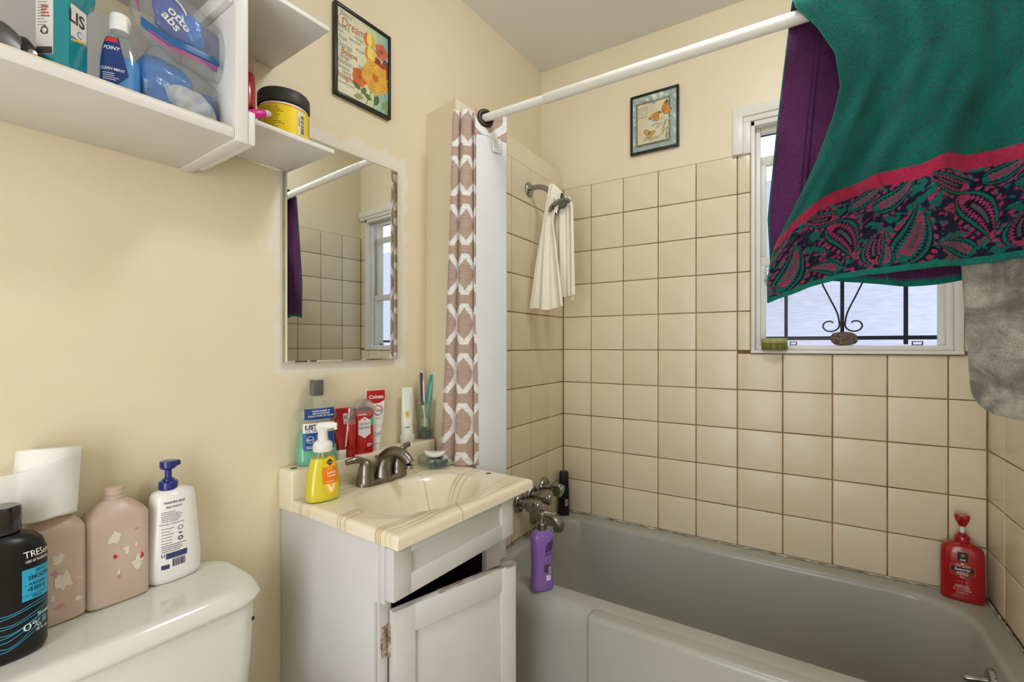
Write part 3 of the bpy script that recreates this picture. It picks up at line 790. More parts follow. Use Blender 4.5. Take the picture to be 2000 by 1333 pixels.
def towel():
    na = 430; a = np.linspace(0, 1, na)
    rows = [('f', v) for v in np.linspace(0, 0.225, 150)] + [('f', v) for v in np.linspace(0.23, 0.64, 70)] + [('t', t) for t in np.linspace(0.08, 0.92, 10)] + [('r', t) for t in np.linspace(0, 1, 70)]
    P = np.zeros((na, len(rows), 3)); C1 = np.zeros_like(P); C2 = np.zeros_like(P)
    XRT = 0.466; RT = 0.036
    teal, tealb, hem, pink, purple, purp2 = [linA(hx(c)) for c in ('#0c574e', '#13796a', '#106a5c', '#97223f', '#572a54', '#3a1738')]
    xbot = -0.0725 + (XRT + 0.0725) * a
    zbot = np.interp(xbot, [-.0725, -.03, .02, .065, .13, .2245, .346, .47], [1.306, 1.323, 1.342, 1.355, 1.3575, 1.3636, 1.372, 1.375])
    zband = np.interp(xbot, [-.0725, -.03, .03, .118, .19, .225, .26, .346, .47], [1.432, 1.482, 1.528, 1.553, 1.557, 1.574, 1.566, 1.568, 1.580])
    zband = np.convolve(np.pad(zband, 12, 'edge'), np.ones(25) / 25, 'valid'); zbot = np.convolve(np.pad(zbot, 8, 'edge'), np.ones(17) / 17, 'valid')
    f1 = np.sin(2 * PI * (2.35 * a + .18)); f2 = np.sin(2 * PI * (5.2 * a + .4)); f3 = np.sin(2 * PI * (9.5 * a))
    fold = 0.75 * np.sign(f1) * np.abs(f1) ** 1.4 + 0.34 * f2 + 0.16 * f3
    for j, (k, q) in enumerate(rows):
        if k == 'f':
            z = np.where(q < .195, zbot + (zband - zbot) * q / .195, zband + (RZ - zband) * (q - .195) / .445)
            xl = np.interp(q, [0, .06, .125, .195, .27, .34, .42, .47, .53, .59, .64], [-.0725, -.074, -.070, -.062, -.020, .018, .052, .065, .056, .022, -.018])
            x = xl + (XRT - xl) * a
            ramp = 0.10 + 0.90 * (1 - (q / .64)) ** 0.8
            y = RY - RT - 0.018 * ramp * (0.85 + fold) - 0.004
            y = y + np.where(a < .10, 0.030 * ((.10 - a) / .10) ** 2 * math.sin(min(1, q / .5) * PI), 0)
            if q < 0.006: pass
            c = np.ones((na, 3)) * (hem if q < .0125 else pink if .180 <= q < .211 else teal)
            if .0125 <= q < .180: c = paisley(a * 0.545 + 0.0, np.full(na, q - .0125))
            elif q >= .211:
                c = c * (0.92 + 0.12 * np.sin(a * 37 + 4 * np.sin(q * 9)))[:, None]
            ci = np.ones((na, 3)) * (purple if q > .2 else purp2)
        elif k == 't':
            b = PI * q; xl = np.interp(q, [0, 1], [-.018, -.034]); x = xl + (XRT - xl) * a
            y = RY - (RT + .004 + 0.0016 * fold) * math.cos(b); z = RZ + RT * math.sin(b) + 0 * a
            c = np.ones((na, 3)) * teal; ci = np.ones((na, 3)) * purple
        else:
            zb = 1.352 + 0.012 * np.sin(a * 9)
            z = RZ + (zb - RZ) * q
            xl = np.interp(q, [0, .35, .72, 1], [-.034, -.058, -.079, -.070]); x = xl + (XRT - xl) * a
            y = RY + RT + .004 + 0.013 * q * (1.0 + np.roll(fold, 60)) + 0.006
            y = np.where(a < .12, y - 0.012 * q, y)
            c = np.ones((na, 3)) * (tealb if q > .6 else teal); ci = np.ones((na, 3)) * purple
            if .70 < q < .97: c = paisley(a * 0.545 + .1, np.full(na, (q - .7) * .6))
            if q > .985: ci = np.ones((na, 3)) * tealb
        P[:, j, 0] = x; P[:, j, 1] = y; P[:, j, 2] = z; C1[:, j] = c; C2[:, j] = ci
    C1[:3] = hem; C2[:3] = hem * 1.0
    return P, C1, C2
def terry_mat():
    m, nt, b, out = new_mat('terry')
    a = nt.nodes.new('ShaderNodeAttribute'); a.attribute_name = 'Col'
    fib = noise(nt, coords(nt, (1, 1, .45)), 230, 4, .7); big = noise(nt, coords(nt, (1.6, 1, .8)), 7, 4, .6)
    c = mixc(nt, mth(nt, 'MULTIPLY', mrange(nt, fib, .50, .66), .5), a.outputs['Color'], lin('#33202f'))
    hs = nt.nodes.new('ShaderNodeHueSaturation'); nt.links.new(c, hs.inputs['Color'])
    nt.links.new(mrange(nt, big, .3, .7, .75, 1.25), hs.inputs['Value'])
    nt.links.new(hs.outputs[0], b.inputs['Base Color'])
    b.inputs['Roughness'].default_value = .95; b.inputs['Specular IOR Level'].default_value = .1; b.inputs['Sheen Weight'].default_value = .05
    bump(nt, b, fib, 1.0, .004)
    return m
M_TERRY = terry_mat()
P, C1, C2 = towel()
g = G(); thick_sheet(g, P, 0.0035, C1, C2)
tw = obj('bath_towel', g, M_TERRY, None, 180)
tag(tw, 'teal and purple towel with paisley border hanging over the rod', 'towel')
g = G()
for k in range(26):
    x = rnd.choice([rnd.uniform(-.078, -.068)] * 1 + [rnd.uniform(-.06, .45)]); zb = float(np.interp(x, [-.0725, .065, .2245, .346, .47], [1.31, 1.355, 1.3636, 1.372, 1.375]))
    if x < -.066: zb = rnd.uniform(1.36, 1.40)
    y = 1.222; l = rnd.uniform(.008, .02)
    tube(g, [(x, y, zb + .004), (x + rnd.uniform(-.003, .003), y - .001, zb - l * .5), (x + rnd.uniform(-.006, .006), y, zb - l)], 0.0004, 5)
obj('loose_threads', g, mat('teal_thread', '#1b7d6b', 0.9), tw, 180, kind='stuff')

def plush():
    m, nt, b, out = new_mat('grey_plush')
    v = coords(nt); n1 = noise(nt, v, 13, 5, 0.62, 0.8); n2 = noise(nt, v, 380, 3)
    c = mixc(nt, mrange(nt, n1, 0.36, 0.64, smooth=True), lin('#625f58'), lin('#aaa498'))
    c = mixc(nt, mrange(nt, n2, 0.35, 0.65, 0, .45), c, lin('#55534d'))
    nt.links.new(c, b.inputs['Base Color']); b.inputs['Roughness'].default_value = 0.9
    b.inputs['Sheen Weight'].default_value = 0.5
    bump(nt, b, mth(nt, 'ADD', n2, mth(nt, 'MULTIPLY', n1, 2.0)), 0.6, 0.004)
    return m
def mat_sheet():
    na, nb = 90, 200
    P = np.zeros((na, nb, 3)); L = 0.92; r = 0.06
    for j in range(nb):
        q = j / (nb - 1) * (L + 0.75)            # length along the mat from the front hem
        inset = 0.0
        if q < r: inset = r - math.sqrt(max(0, r * r - (r - q) ** 2))
        for i in range(na):
            a = i / (na - 1)
            if q < L:
                z = 1.0685 + q / L * (RZ - 1.0685); y = RY - 0.0265
                xl = 0.278 - 0.05 * (q / L) ** 1.0; 
            elif q < L + 0.07:
                t = (q - L) / 0.07; z = RZ + 0.0265 * math.sin(PI * t); y = RY - 0.0265 * math.cos(PI * t); xl = 0.228 + .04 * t
            else:
                t = (q - L - 0.07); z = RZ - t; y = RY + 0.0265; xl = 0.268 + .03 * t
            xr = 0.484
            xa = xl + inset; x = xa + (xr - xa) * a
            # pressed frame lines
            dl = min(abs((x - xl) - 0.062), 9); db = abs(q - 0.165)
            gr = 0.0
            if (x - xl) > 0.058 and q > 0.16: gr = math.exp(-((min(dl, db)) / 0.006) ** 2)
            dl2 = abs((x - xl) - 0.088); db2 = abs(q - 0.20)
            if (x - xl) > 0.085 and q > 0.195: gr = max(gr, math.exp(-((min(dl2, db2)) / 0.005) ** 2))
            ed = min(1.0, min((x - xa), max(q, 0) + 0.002) / 0.012)
            y0 = y - (0.006 * math.sqrt(max(0, 1 - (1 - ed) ** 2)) - 0.0055 * gr) * (1 if q < L + .035 else -1) + 0.002 * math.sin(x * 30 + z * 7)
            P[i, j] = (x, y0, z)
    return P
g = G(); thick_sheet(g, mat_sheet(), 0.007); bm_ = obj('bath_mat', g, plush(), None, 180)
tag(bm_, 'grey plush bath mat hanging beside the paisley towel', 'bath mat')

# ================================================================== assumed ceiling lamp, added out of view to brighten the tub end
lamp = thing('assumed_ceiling_lamp', 'assumed round white glass ceiling lamp, added out of view', 'lamp', (-0.06, 1.02, ZC))
g = G(); lathe(g, [(0.155, 0.0), (0.155, -0.018), (0.14, -0.024)], 40); obj('base', g, M_WHITE, lamp)
g = G(); lathe(g, [(0.14, -0.02), (0.138, -0.05), (0.115, -0.08), (0.07, -0.10), (0.01, -0.108)], 40, cap0=False)
obj('lit_dome', g, mat('lit_glass', '#fff6e6', 0.4, emit='#f3f7ff', estr=LAMP_STRENGTH), lamp)

# ================================================================== vanity cabinet
def onA(name, label, cat, u, d, z, rot=0.0, group=None):
    return thing(name, label, cat, A(u, d, z), RZA + math.radians(rot), group)
M_CAB = mat('chalky_white_paint', '#d3d2d0', 0.55, var=0.06, vscale=9, bmp=0.25, bscale=70)
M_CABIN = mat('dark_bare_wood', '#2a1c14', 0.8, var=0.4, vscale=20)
M_WORN = mat('chipped_paint_wood', '#c9c3b8', 0.7, var=0.6, vscale=45, bmp=0.5, bscale=120, col2='#4a2a16', stretch=(1, .35, 1))
M_RUST = mat('painted_rusty_hinge', '#d8c8b4', 0.6, var=0.6, vscale=70, bmp=0.4, bscale=150, col2='#5a2f18')
U0, D0 = 0.945, 0.21
van = onA('vanity_cabinet', 'chalky white vanity cabinet with its door ajar under the sink', 'cabinet', U0, D0, 0.0)
def vbox(g, u0, u1, d0, d1, z0, z1, r=0.002, seg=2): return bbox(g, d0 - D0, d1 - D0, u0 - U0, u1 - U0, z0, z1, r, seg)
g = G(); vbox(g, 0.722, 0.738, 0.004, 0.405, 0, 0.776); vbox(g, 0.722, 0.738, 0.4052, 0.4255, 0.647, 0.776, .0008); obj('side_panel', g, M_CAB, van)
g = G(); vbox(g, 1.150, 1.166, 0.004, 0.405, 0, 0.776); obj('side_panel', g, M_CAB, van)
g = G(); vbox(g, 0.722, 0.757, 0.388, 0.4065, 0.0, 0.647); obj('stile', g, M_CAB, van)
g = G(); vbox(g, 1.102, 1.166, 0.388, 0.4065, 0.0, 0.655); obj('stile', g, M_CAB, van)
g = G(); vbox(g, 0.757, 1.102, 0.388, 0.4065, 0.0, 0.10); obj('bottom_rail', g, M_CAB, van)
g = G(); vbox(g, 0.738, 1.150, 0.388, 0.4255, 0.65, 0.776); obj('top_rail', g, M_CAB, van)
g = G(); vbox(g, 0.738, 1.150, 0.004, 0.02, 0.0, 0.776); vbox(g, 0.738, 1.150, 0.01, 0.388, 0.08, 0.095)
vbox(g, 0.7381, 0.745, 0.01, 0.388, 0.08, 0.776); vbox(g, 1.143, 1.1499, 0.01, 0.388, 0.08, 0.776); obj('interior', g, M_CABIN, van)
# drawer front: frame with a sunk panel
dr = G(); vbox(dr, 0.722, 1.168, 0.4257, 0.446, 0.657, 0.773, 0.003)
drf = obj('drawer_front', dr, M_CAB, van)
g = G()
vbox(g, 0.7225, 0.776, 0.440, 0.4535, 0.6575, 0.7725, 0.004); vbox(g, 1.111, 1.1675, 0.440, 0.4535, 0.6575, 0.7725, 0.004)
vbox(g, 0.77, 1.115, 0.440, 0.4535, 0.6575, 0.703, 0.004); vbox(g, 0.77, 1.115, 0.440, 0.4535, 0.750, 0.7725, 0.004); obj('raised_border', g, M_CAB, drf)
# door, hinged on the left and standing ajar
door = bpy.data.objects.new('door', None); door.parent = van; COL.objects.link(door)
door.location = (0.4095 - D0, 0.7475 - U0, 0); door.rotation_euler = (0, 0, -math.radians(14.2))
DW, DT, DZ0, DZ1 = 0.358, 0.021, 0.06, 0.622
g = G(); bbox(g, 0.0, DT - 0.008, 0, DW, DZ0, DZ1, 0.002); obj('door_board', g, M_CAB, door)
g = G(); fw = 0.056
for (a0, a1, b0, b1) in ((0, fw, DZ0, DZ1), (DW - fw * .9, DW, DZ0, DZ1), (fw - .004, DW - fw * .86, DZ1 - 0.062, DZ1), (fw - .004, DW - fw * .86, DZ0, DZ0 + 0.06)):
    bbox(g, DT - 0.010, DT, a0, a1, b0, b1, 0.0025)
obj('door_frame', g, M_CAB, door)
g = G(); bbox(g, 0.001, DT - 0.001, 0.12, DW - 0.0005, DZ1 - 0.0012, DZ1 + 0.0014, 0.001); bbox(g, 0.004, DT + 0.0004, DW - 0.035, DW + 0.0006, DZ1 - 0.006, DZ1 + 0.0016, 0.001); obj('worn_edge', g, M_WORN, door)
hg = G(); 
vbox(hg, 0.7285, 0.7465, 0.4063, 0.4090, 0.520, 0.588, 0.0012); vbox(hg, 0.7265, 0.7465, 0.4063, 0.4095, 0.541, 0.567, 0.0012); lathe(hg, [(0.003, 0.517), (0.0058, 0.520), (0.0058, 0.586), (0.003, 0.589)], 12, (0.413 - D0, 0.7475 - U0, 0)); vbox(hg, 0.7475, 0.757, 0.4125, 0.4150, 0.528, 0.580, 0.001)
hinge = obj('hinge', hg, M_RUST, van)
g = G()
for z in (0.534, 0.553, 0.573): lathe(g, [(0.0034, 0), (0.0030, 0.0012), (0.001, 0.0016)], 10, (0, 0, 0)) if False else bbox(g, 0.4088 - D0, 0.4108 - D0, 0.7325 - U0, 0.7385 - U0, z - 0.003, z + 0.003, 0.0012)
obj('screw_head', g, M_RUST, hinge)
g = G(); patch(g, 0.7455, 0.7478, 0.30, 0.519, lambda a, b: (0.4067 - D0 + 0.0004, a - U0, b), 2, 2); obj('rust_streak', g, mat('rust_stain', '#7a4f33', 0.8), hinge, 0)

# ================================================================== vanity top with basin
def counter_mat():
    m, nt, b, out = new_mat('cultured_marble')
    t = nt.nodes.new('ShaderNodeTexCoord'); s = nt.nodes.new('ShaderNodeSeparateXYZ'); nt.links.new(t.outputs['Object'], s.inputs[0])
    d = mth(nt, 'ADD', s.outputs[0], 0.236); u = s.outputs[1]
    v1 = coords(nt, (1.2, 2.2, 1)); n1 = noise(nt, v1, 2.4, 2, 0.5); n2 = noise(nt, coords(nt), 9, 4); n3 = noise(nt, coords(nt, (3, 1, 1)), 5, 3)
    dd = mth(nt, 'ADD', d, mth(nt, 'MULTIPLY', mth(nt, 'SUBTRACT', n1, 0.5), 0.07))
    dd = mth(nt, 'ADD', dd, mth(nt, 'MULTIPLY', mth(nt, 'SUBTRACT', n2, 0.5), 0.012))
    best = None
    for c in (0.088, 0.097, 0.118, 0.130, 0.255, 0.266, 0.285, 0.402, 0.410, 0.417, 0.434, 0.448):
        q = mth(nt, 'ABSOLUTE', mth(nt, 'SUBTRACT', dd, c)); best = q if best is None else mth(nt, 'MINIMUM', best, q)
    vein = mth(nt, 'MULTIPLY', mrange(nt, best, 0.0003, 0.0021, 1, 0), mrange(nt, n3, 0.35, 0.6))
    glow = mth(nt, 'MULTIPLY', mrange(nt, best, 0.0, 0.012, 0.55, 0), mrange(nt, n2, 0.4, 0.65))
    # one long vein across the bowl
    uu = mth(nt, 'ADD', u, mth(nt, 'MULTIPLY', mth(nt, 'SUBTRACT', n1, 0.5), 0.10))
    q2 = mth(nt, 'ABSOLUTE', mth(nt, 'SUBTRACT', mth(nt, 'ADD', uu, mth(nt, 'MULTIPLY', d, 0.45)), 0.165))
    vein = mth(nt, 'MAXIMUM', vein, mrange(nt, q2, 0.0003, 0.0022, 0.8, 0))
    base = mixc(nt, mrange(nt, n2, 0.3, 0.7), lin('#ece1c4'), lin('#efe6cf'))
    c = mixc(nt, glow, base, lin('#cdb070'))
    c = mixc(nt, mth(nt, 'MULTIPLY', vein, 0.85), c, lin('#a5884c'))
    nt.links.new(c, b.inputs['Base Color']); b.inputs['Roughness'].default_value = 0.22; b.inputs['Specular IOR Level'].default_value = 0.45
    return m
M_COUNTER = counter_mat()
CZ = 0.805; CU0, CU1, CD1 = 0.718, 1.245, 0.472; CUc, CDc = 0.98, 0.236
top = onA('washbasin', 'cream marbled sink top with oval basin and backsplash ledge', 'sink', CUc, CDc, 0.776)
def lines(a, b, n):
    e = [0, .001, .0022, .004, .006, .0085, .0115]
    return np.array([a + k for k in e] + list(np.linspace(a + .015, b - .015, n)) + [b - k for k in reversed(e)])
Us, Ds = lines(CU0, CU1, 110), lines(0.0, CD1, 96)
def ctop(u, d):
    r = 0.0115; e = min(u - CU0, CU1 - u, CD1 - d); z = CZ
    if e < r: z -= r - math.sqrt(max(0, r * r - (r - e) ** 2))
    q = math.hypot((u - 0.970) / 0.232, (d - 0.278) / 0.168)
    if q < 1: z -= 0.004 * (1 - q ** 6)
    q = math.hypot((u - 0.970) / 0.186, (d - 0.280) / 0.132)
    if q < 1.05:
        t = max(0.0, min(1.0, (1.05 - q) / 0.62)); z -= 0.105 * (t * t * (3 - 2 * t)) ** 0.8
    if d < 0.078: z = CZ
    return z
P = np.array([[(d - CDc, u - CUc, ctop(u, d) - 0.776) for d in Ds] for u in Us])
g = G(); nu, nv = P.shape[:2]
P = P.transpose(1, 0, 2); sheet(g, P)
nb = len(g.v); nd, nu2 = P.shape[:2]
bd = [i * nu2 for i in range(nd)] + [(nd - 1) * nu2 + j for j in range(1, nu2)] + [i * nu2 + nu2 - 1 for i in range(nd - 2, -1, -1)] + [j for j in range(nu2 - 2, 0, -1)]
low_v = [(g.v[i][0] * .999, g.v[i][1] * .999, 0.0004) for i in bd]
g.v += low_v
g.f += [(bd[(k + 1) % len(bd)], bd[k], nb + k, nb + (k + 1) % len(bd)) for k in range(len(bd))]
obj('basin_top', g, M_COUNTER, top, 60)
g = G(); bbox(g, 0.0 - CDc, 0.066 - CDc, 0.7155 - CUc, 1.243 - CUc, -0.005, 0.104, 0.006, 3); obj('backsplash', g, M_COUNTER, top)
M_HOLE = mat('hole_dark', '#6d654c', 0.6)
g = G(); lathe(g, [(0.0085, 0.0), (0.0085, 0.0014), (0.007, 0.0018)], 20, (0.036 - CDc, 0.738 - CUc, 0.1036)); obj('hole_plug', g, M_HOLE, top)
g = G(); lathe(g, [(0.0088, 0.0), (0.0088, 0.0012), (0.007, 0.0016)], 20, (0.325 - CDc, 1.214 - CUc, 0.0286)); obj('hole_plug', g, M_HOLE, top)
g = G(); lathe(g, [(0.022, 0.0), (0.022, 0.003), (0.015, 0.004), (0.004, 0.002)], 24, (0.28 - CDc, 0.97 - CUc, CZ - 0.776 - 0.1085)); obj('drain', g, M_NICKEL, top)

# ---- faucet
fa = onA('sink_faucet', 'brushed nickel two-handle faucet on the cream sink top', 'faucet', 0.975, 0.108, CZ)
g = G(); loft(g, [sering(0.027 * k, 0.088 * k2, z, 3.0, 48) for k, k2, z in ((1, 1, 0.0), (1, 1, 0.006), (0.9, 0.97, 0.011), (0.75, 0.93, 0.014))]); obj('base_plate', g, M_NICKEL, fa)
for sy in (-1, 1):
    g = G(); lathe(g, [(0.026, 0.004), (0.0255, 0.016), (0.0235, 0.022), (0.0235, 0.026), (0.022, 0.040), (0.0185, 0.056), (0.014, 0.068), (0.006, 0.074)], 28, (0, sy * 0.060, 0)); hb = obj('handle', g, M_NICKEL, fa)
    yb_ = sy * 0.060
    if sy < 0: pth = [(0, yb_ + 0.004, 0.052), (0.0, yb_ - 0.004, 0.066), (-0.004, yb_ - 0.022, 0.076), (-0.008, yb_ - 0.044, 0.076), (-0.010, yb_ - 0.060, 0.074)]
    else: pth = [(0, yb_ - 0.004, 0.052), (0.0, yb_ + 0.004, 0.066), (-0.002, yb_ + 0.02, 0.080), (-0.004, yb_ + 0.038, 0.087), (-0.004, yb_ + 0.052, 0.089)]
    g = G(); tube(g, spline(pth, 5), [0.012] * 6 + [0.0095] * 8 + [0.0085] * 6 + [0.005], 14, flat=0.8); obj('lever', g, M_NICKEL, hb)
path = spline([(-0.004, 0, 0.008), (-0.002, 0.001, 0.040), (0.012, 0.004, 0.070), (0.040, 0.008, 0.087), (0.068, 0.013, 0.085), (0.090, 0.017, 0.070), (0.098, 0.018, 0.060)], 6)
rr = list(np.interp(np.linspace(0, 1, len(path)), [0, .18, .35, .6, .85, 1], [0.034, 0.027, 0.021, 0.0165, 0.0155, 0.0155]))
g = G(); tube(g, path, rr, 22, flat=0.9); obj('spout', g, M_NICKEL, fa)
g = G(); lathe(g, [(0.0115, 0.056), (0.0115, 0.046), (0.009, 0.044)], 20, (0.099, 0.018, 0)); obj('aerator', g, M_CHROME, fa)
g = G(); tube(g, [(-0.024, 0.0, 0.01), (-0.024, 0, 0.06)], 0.0025, 8); lathe(g, [(0.003, 0.058), (0.0065, 0.062), (0.0065, 0.068), (0.003, 0.071)], 14, (-0.024, 0, 0)); obj('pop_up_knob', g, M_NICKEL, fa)

# ================================================================== toilet
M_CHINA = mat('white_china', '#dfded6', 0.12, spec=0.5, coat=0.3)
TU, TD = 0.335, 0.13
toi = onA('toilet', 'white toilet with a flat tank lid against the yellow wall', 'toilet', TU, TD, 0.0)
def tr(u0, u1, d0, d1, r, z): return rrect(d0 - TD, d1 - TD, u0 - TU, u1 - TU, r, z, 8)
g = G(); loft(g, [tr(0.145, 0.525, 0.05, 0.195, 0.03, 0.37), tr(0.125, 0.545, 0.032, 0.21, 0.035, 0.40), tr(0.113, 0.557, 0.026, 0.219, 0.04, 0.55), tr(0.108, 0.562, 0.022, 0.224, 0.042, 0.674)]); obj('tank', g, M_CHINA, toi, 50)
R = [tr(0.102, 0.566, 0.016, 0.232, 0.055, 0.670), tr(0.098, 0.571, 0.014, 0.238, 0.06, 0.677), tr(0.097, 0.573, 0.014, 0.2395, 0.06, 0.684), tr(0.102, 0.568, 0.015, 0.233, 0.062, 0.696), tr(0.108, 0.562, 0.016, 0.226, 0.064, 0.7065), tr(0.114, 0.556, 0.02, 0.220, 0.064, 0.7095), tr(0.125, 0.545, 0.03, 0.208, 0.058, 0.710)]
g = G(); loft(g, R); obj('tank_lid', g, M_CHINA, toi, 50)
g = G(); loft(g, [[(0.36 + x * .5 - 0.0, y, z) for x, y, z in sering(a, b, z, 2.2, 40)] if False else [(cx + x, y, z) for x, y, z in sering(a, b, z, 2.2, 40)] for cx, a, b, z in ((0.27, .19, .10, 0), (0.27, .18, .095, .06), (0.28, .17, .10, .16), (0.32, .23, .15, .30), (0.33, .245, .18, .38), (0.33, .24, .175, .395))]); obj('bowl', g, M_CHINA, toi, 60)
g = G(); loft(g, [[(0.335 + x, y, z) for x, y, z in sering(a, b, z, 2.2, 40)] for a, b, z in ((.235, .175, .397), (.245, .185, .405), (.245, .185, .425), (.225, .165, .434))]); obj('seat_lid', g, M_CHINA, toi, 60)
g = G(); bbox(g, -0.085, 0.08, -0.09, 0.09, 0.30, 0.372, 0.02, 3); obj('neck', g, M_CHINA, toi)
g = G(); loft(g, [sering(0.0022, 0.003, z, 2, 10, 0.0948, 0.208) for z in (0.634, 0.640)]); obj('chip', g, mat('chip_dark', '#2b2622', 0.8), toi)

# ================================================================== mirror
M_MIRROR = mat('mirror_silver', '#e6e8e4', 0.015, metal=1.0)
mu, mh = 0.9196, 0.6295
mi = onA('wall_mirror', 'frameless wall mirror patched round with white filler', 'mirror', mu, 0.0, 1.163, 0.0)
hw, b_ = 0.193, 0.004
g = G(); bbox(g, 0.0005, 0.0155, -hw + .001, hw - .001, 0.001, mh - .001, 0.001); obj('backing', g, mat('mirror_edge', '#a39c86', 0.5, var=.3, vscale=20), mi)
g = G()
g.add([(0.019, -hw + b_, b_), (0.019, hw - b_, b_), (0.019, hw - b_, mh - b_), (0.019, -hw + b_, mh - b_), (0.0165, -hw, 0), (0.0165, hw, 0), (0.0165, hw, mh), (0.0165, -hw, mh)],
      [(0, 1, 2, 3), (4, 5, 1, 0), (5, 6, 2, 1), (6, 7, 3, 2), (7, 4, 0, 3)])
gl = obj('mirror_glass', g, M_MIRROR, mi, 0); gl.rotation_euler = (0, 0, math.radians(-0.25))
gl.location = (0.0006, 0, 0)

# ================================================================== pictures
def cloudn(X, Y, seed=0, oct=4, f=4.0):
    rs = np.random.RandomState(seed); out = 0 * X
    for o in range(oct):
        for k in range(3):
            a, b, p = rs.uniform(-f, f), rs.uniform(-f, f), rs.uniform(0, 6.28)
            out = out + np.sin(a * X * 3 + b * Y * 3 + p) * 0.6 ** o
        f *= 2
    return out / 4
M_PRINT = print_mat('art_print', 0.35, coat=0.3); M_BLACKF = mat('black_frame', '#1d1a15', 0.35)
def ink(name, c, rough=0.5): return mat(name, c, rough)
def blend(C, mask, c): 
    m = np.clip(mask, 0, 1)[..., None]; return C * (1 - m) + hx(c) * m if isinstance(c, str) else C * (1 - m) + c * m
def soft(v, w=0.01): return np.clip(0.5 - v / w, 0, 1)
def paint_flowers(nx=170, ny=220):
    X, Y = np.meshgrid(np.linspace(0, 1, nx), np.linspace(0, 1, ny), indexing='ij'); Ya = Y * 1.3
    n = cloudn(X, Y, 2)
    C = np.ones((nx, ny, 3)) * hx('#d9d3b6')
    C = blend(C, np.clip((X - .42) / .3 + n * .25, 0, 1) * .8, '#c2c98a'); C = blend(C, np.clip((X - .74) / .2 + n * .3 + (np.abs(Y - .5) - .2), 0, 1) * .85, '#7fb5b8')
    C = C + n[..., None] * 7
    def stem(pts, w, c):
        nonlocal C
        q = np.array(spline([(a, b * 1.3, 0) for a, b in pts], 8))[:, :2]
        d = np.full(X.shape, 9.0)
        for k in range(len(q) - 1):
            p, r = q[k], q[k + 1]; e = r - p; t = np.clip(((X - p[0]) * e[0] + (Ya - p[1]) * e[1]) / (e @ e + 1e-9), 0, 1)
            d = np.minimum(d, np.hypot(X - p[0] - t * e[0], Ya - p[1] - t * e[1]))
        C = blend(C, soft(d - w, .006), c)
    def leaf(cx, cy, an, L, W, c):
        nonlocal C
        p = (X - cx) * math.cos(an) + (Ya - cy * 1.3) * math.sin(an); q = -(X - cx) * math.sin(an) + (Ya - cy * 1.3) * math.cos(an)
        t = np.clip((p / L + .5), 0, 1); w = W * np.sin(PI * t) ** .8
        C = blend(C, soft(np.abs(q) - w, .01) * ((t > 0) & (t < 1)), c); C = blend(C, soft(np.abs(q) - .003, .004) * ((t > .1) & (t < .9)), '#7d9466')
    def rose(cx, cy, R, pal, core, seed):
        nonlocal C
        dx, dy = X - cx, Ya - cy * 1.3; r = np.hypot(dx, dy) / R; an = np.arctan2(dy, dx)
        edge = 1 + .07 * np.sin(5 * an + seed) + .04 * np.sin(9 * an + 2 * seed)
        k = r / edge; ph = k * 6.2 + an * .95 + .5 * np.sin(3 * an + seed) ; f = (ph % 1.0)
        col = np.where((f < .2)[..., None], hx(pal[0]), np.where((f < .62)[..., None], hx(pal[1]), hx(pal[2]))) + (cloudn(X, Y, seed, 3, 9) * 14)[..., None]
        C = blend(C, soft(k - 1, .06), col); C = blend(C, soft(k - .24, .08), core)
    stem([(.55, .02), (.60, .12), (.66, .22), (.7, .3)], .007, '#5d7040'); stem([(.70, .02), (.72, .14), (.74, .3)], .008, '#6a8148'); stem([(.46, .14), (.42, .2), (.42, .28)], .006, '#566b3c')
    stem([(.95, .2), (.86, .5), (.82, .66), (.64, .80)], .005, '#56723f'); stem([(.9, .45), (.84, .62), (.62, .67)], .005, '#56723f'); stem([(.86, .02), (.88, .12), (.84, .25)], .006, '#9a6a7a')
    for a in ((.36, .19, 2.6, .16, .045, '#4a5a34'), (.50, .165, .9, .15, .045, '#566f3e'), (.58, .12, -.3, .17, .04, '#4f6a3c'), (.76, .13, 1.2, .2, .05, '#46603a'), (.93, .12, 1.0, .22, .05, '#7e9a58'), (.80, .615, 2.2, .2, .05, '#3e5840'), (.95, .665, .2, .13, .045, '#35513c'), (.70, .58, .1, .14, .04, '#4c6b3a'), (.97, .05, 1.4, .18, .04, '#8a9a5a'), (.40, .06, .2, .2, .04, '#8fa35f')): leaf(*a)
    rose(.76, .585, .115, ('#7c1f1a', '#a8402c', '#93301f'), '#5b1a14', 3); rose(.94, .565, .12, ('#7e221c', '#b24632', '#9a3526'), '#d9a648', 5); rose(.99, .45, .10, ('#7e221c', '#ad4230', '#93301f'), '#d9a648', 8)
    for cx, cy, s_, c1, c2 in ((.615, .835, 1, '#e0a43a', '#d0702a'), (.625, .665, 1, '#e8bf48', '#c98a2c')):
        for o, cc in ((-.05, c2), (.05, c1), (0.0, '#f0cf66')):
            dx, dy = (X - cx - o) / .055, (Ya - cy * 1.3 + abs(o) * .3) / .105; C = blend(C, soft(np.hypot(dx, dy) - 1, .12), cc)
    rose(.86, .775, .125, ('#d98a5e', '#b8452f', '#c75a3c'), '#7a4a2a', 1); rose(.42, .305, .14, ('#e0862e', '#c4501f', '#d4681f'), '#8a5a28', 2)
    rose(.735, .405, .26, ('#f2cf6a', '#dba52c', '#c98a22'), '#c26a2a', 4)
    return X, Y, linA(C)
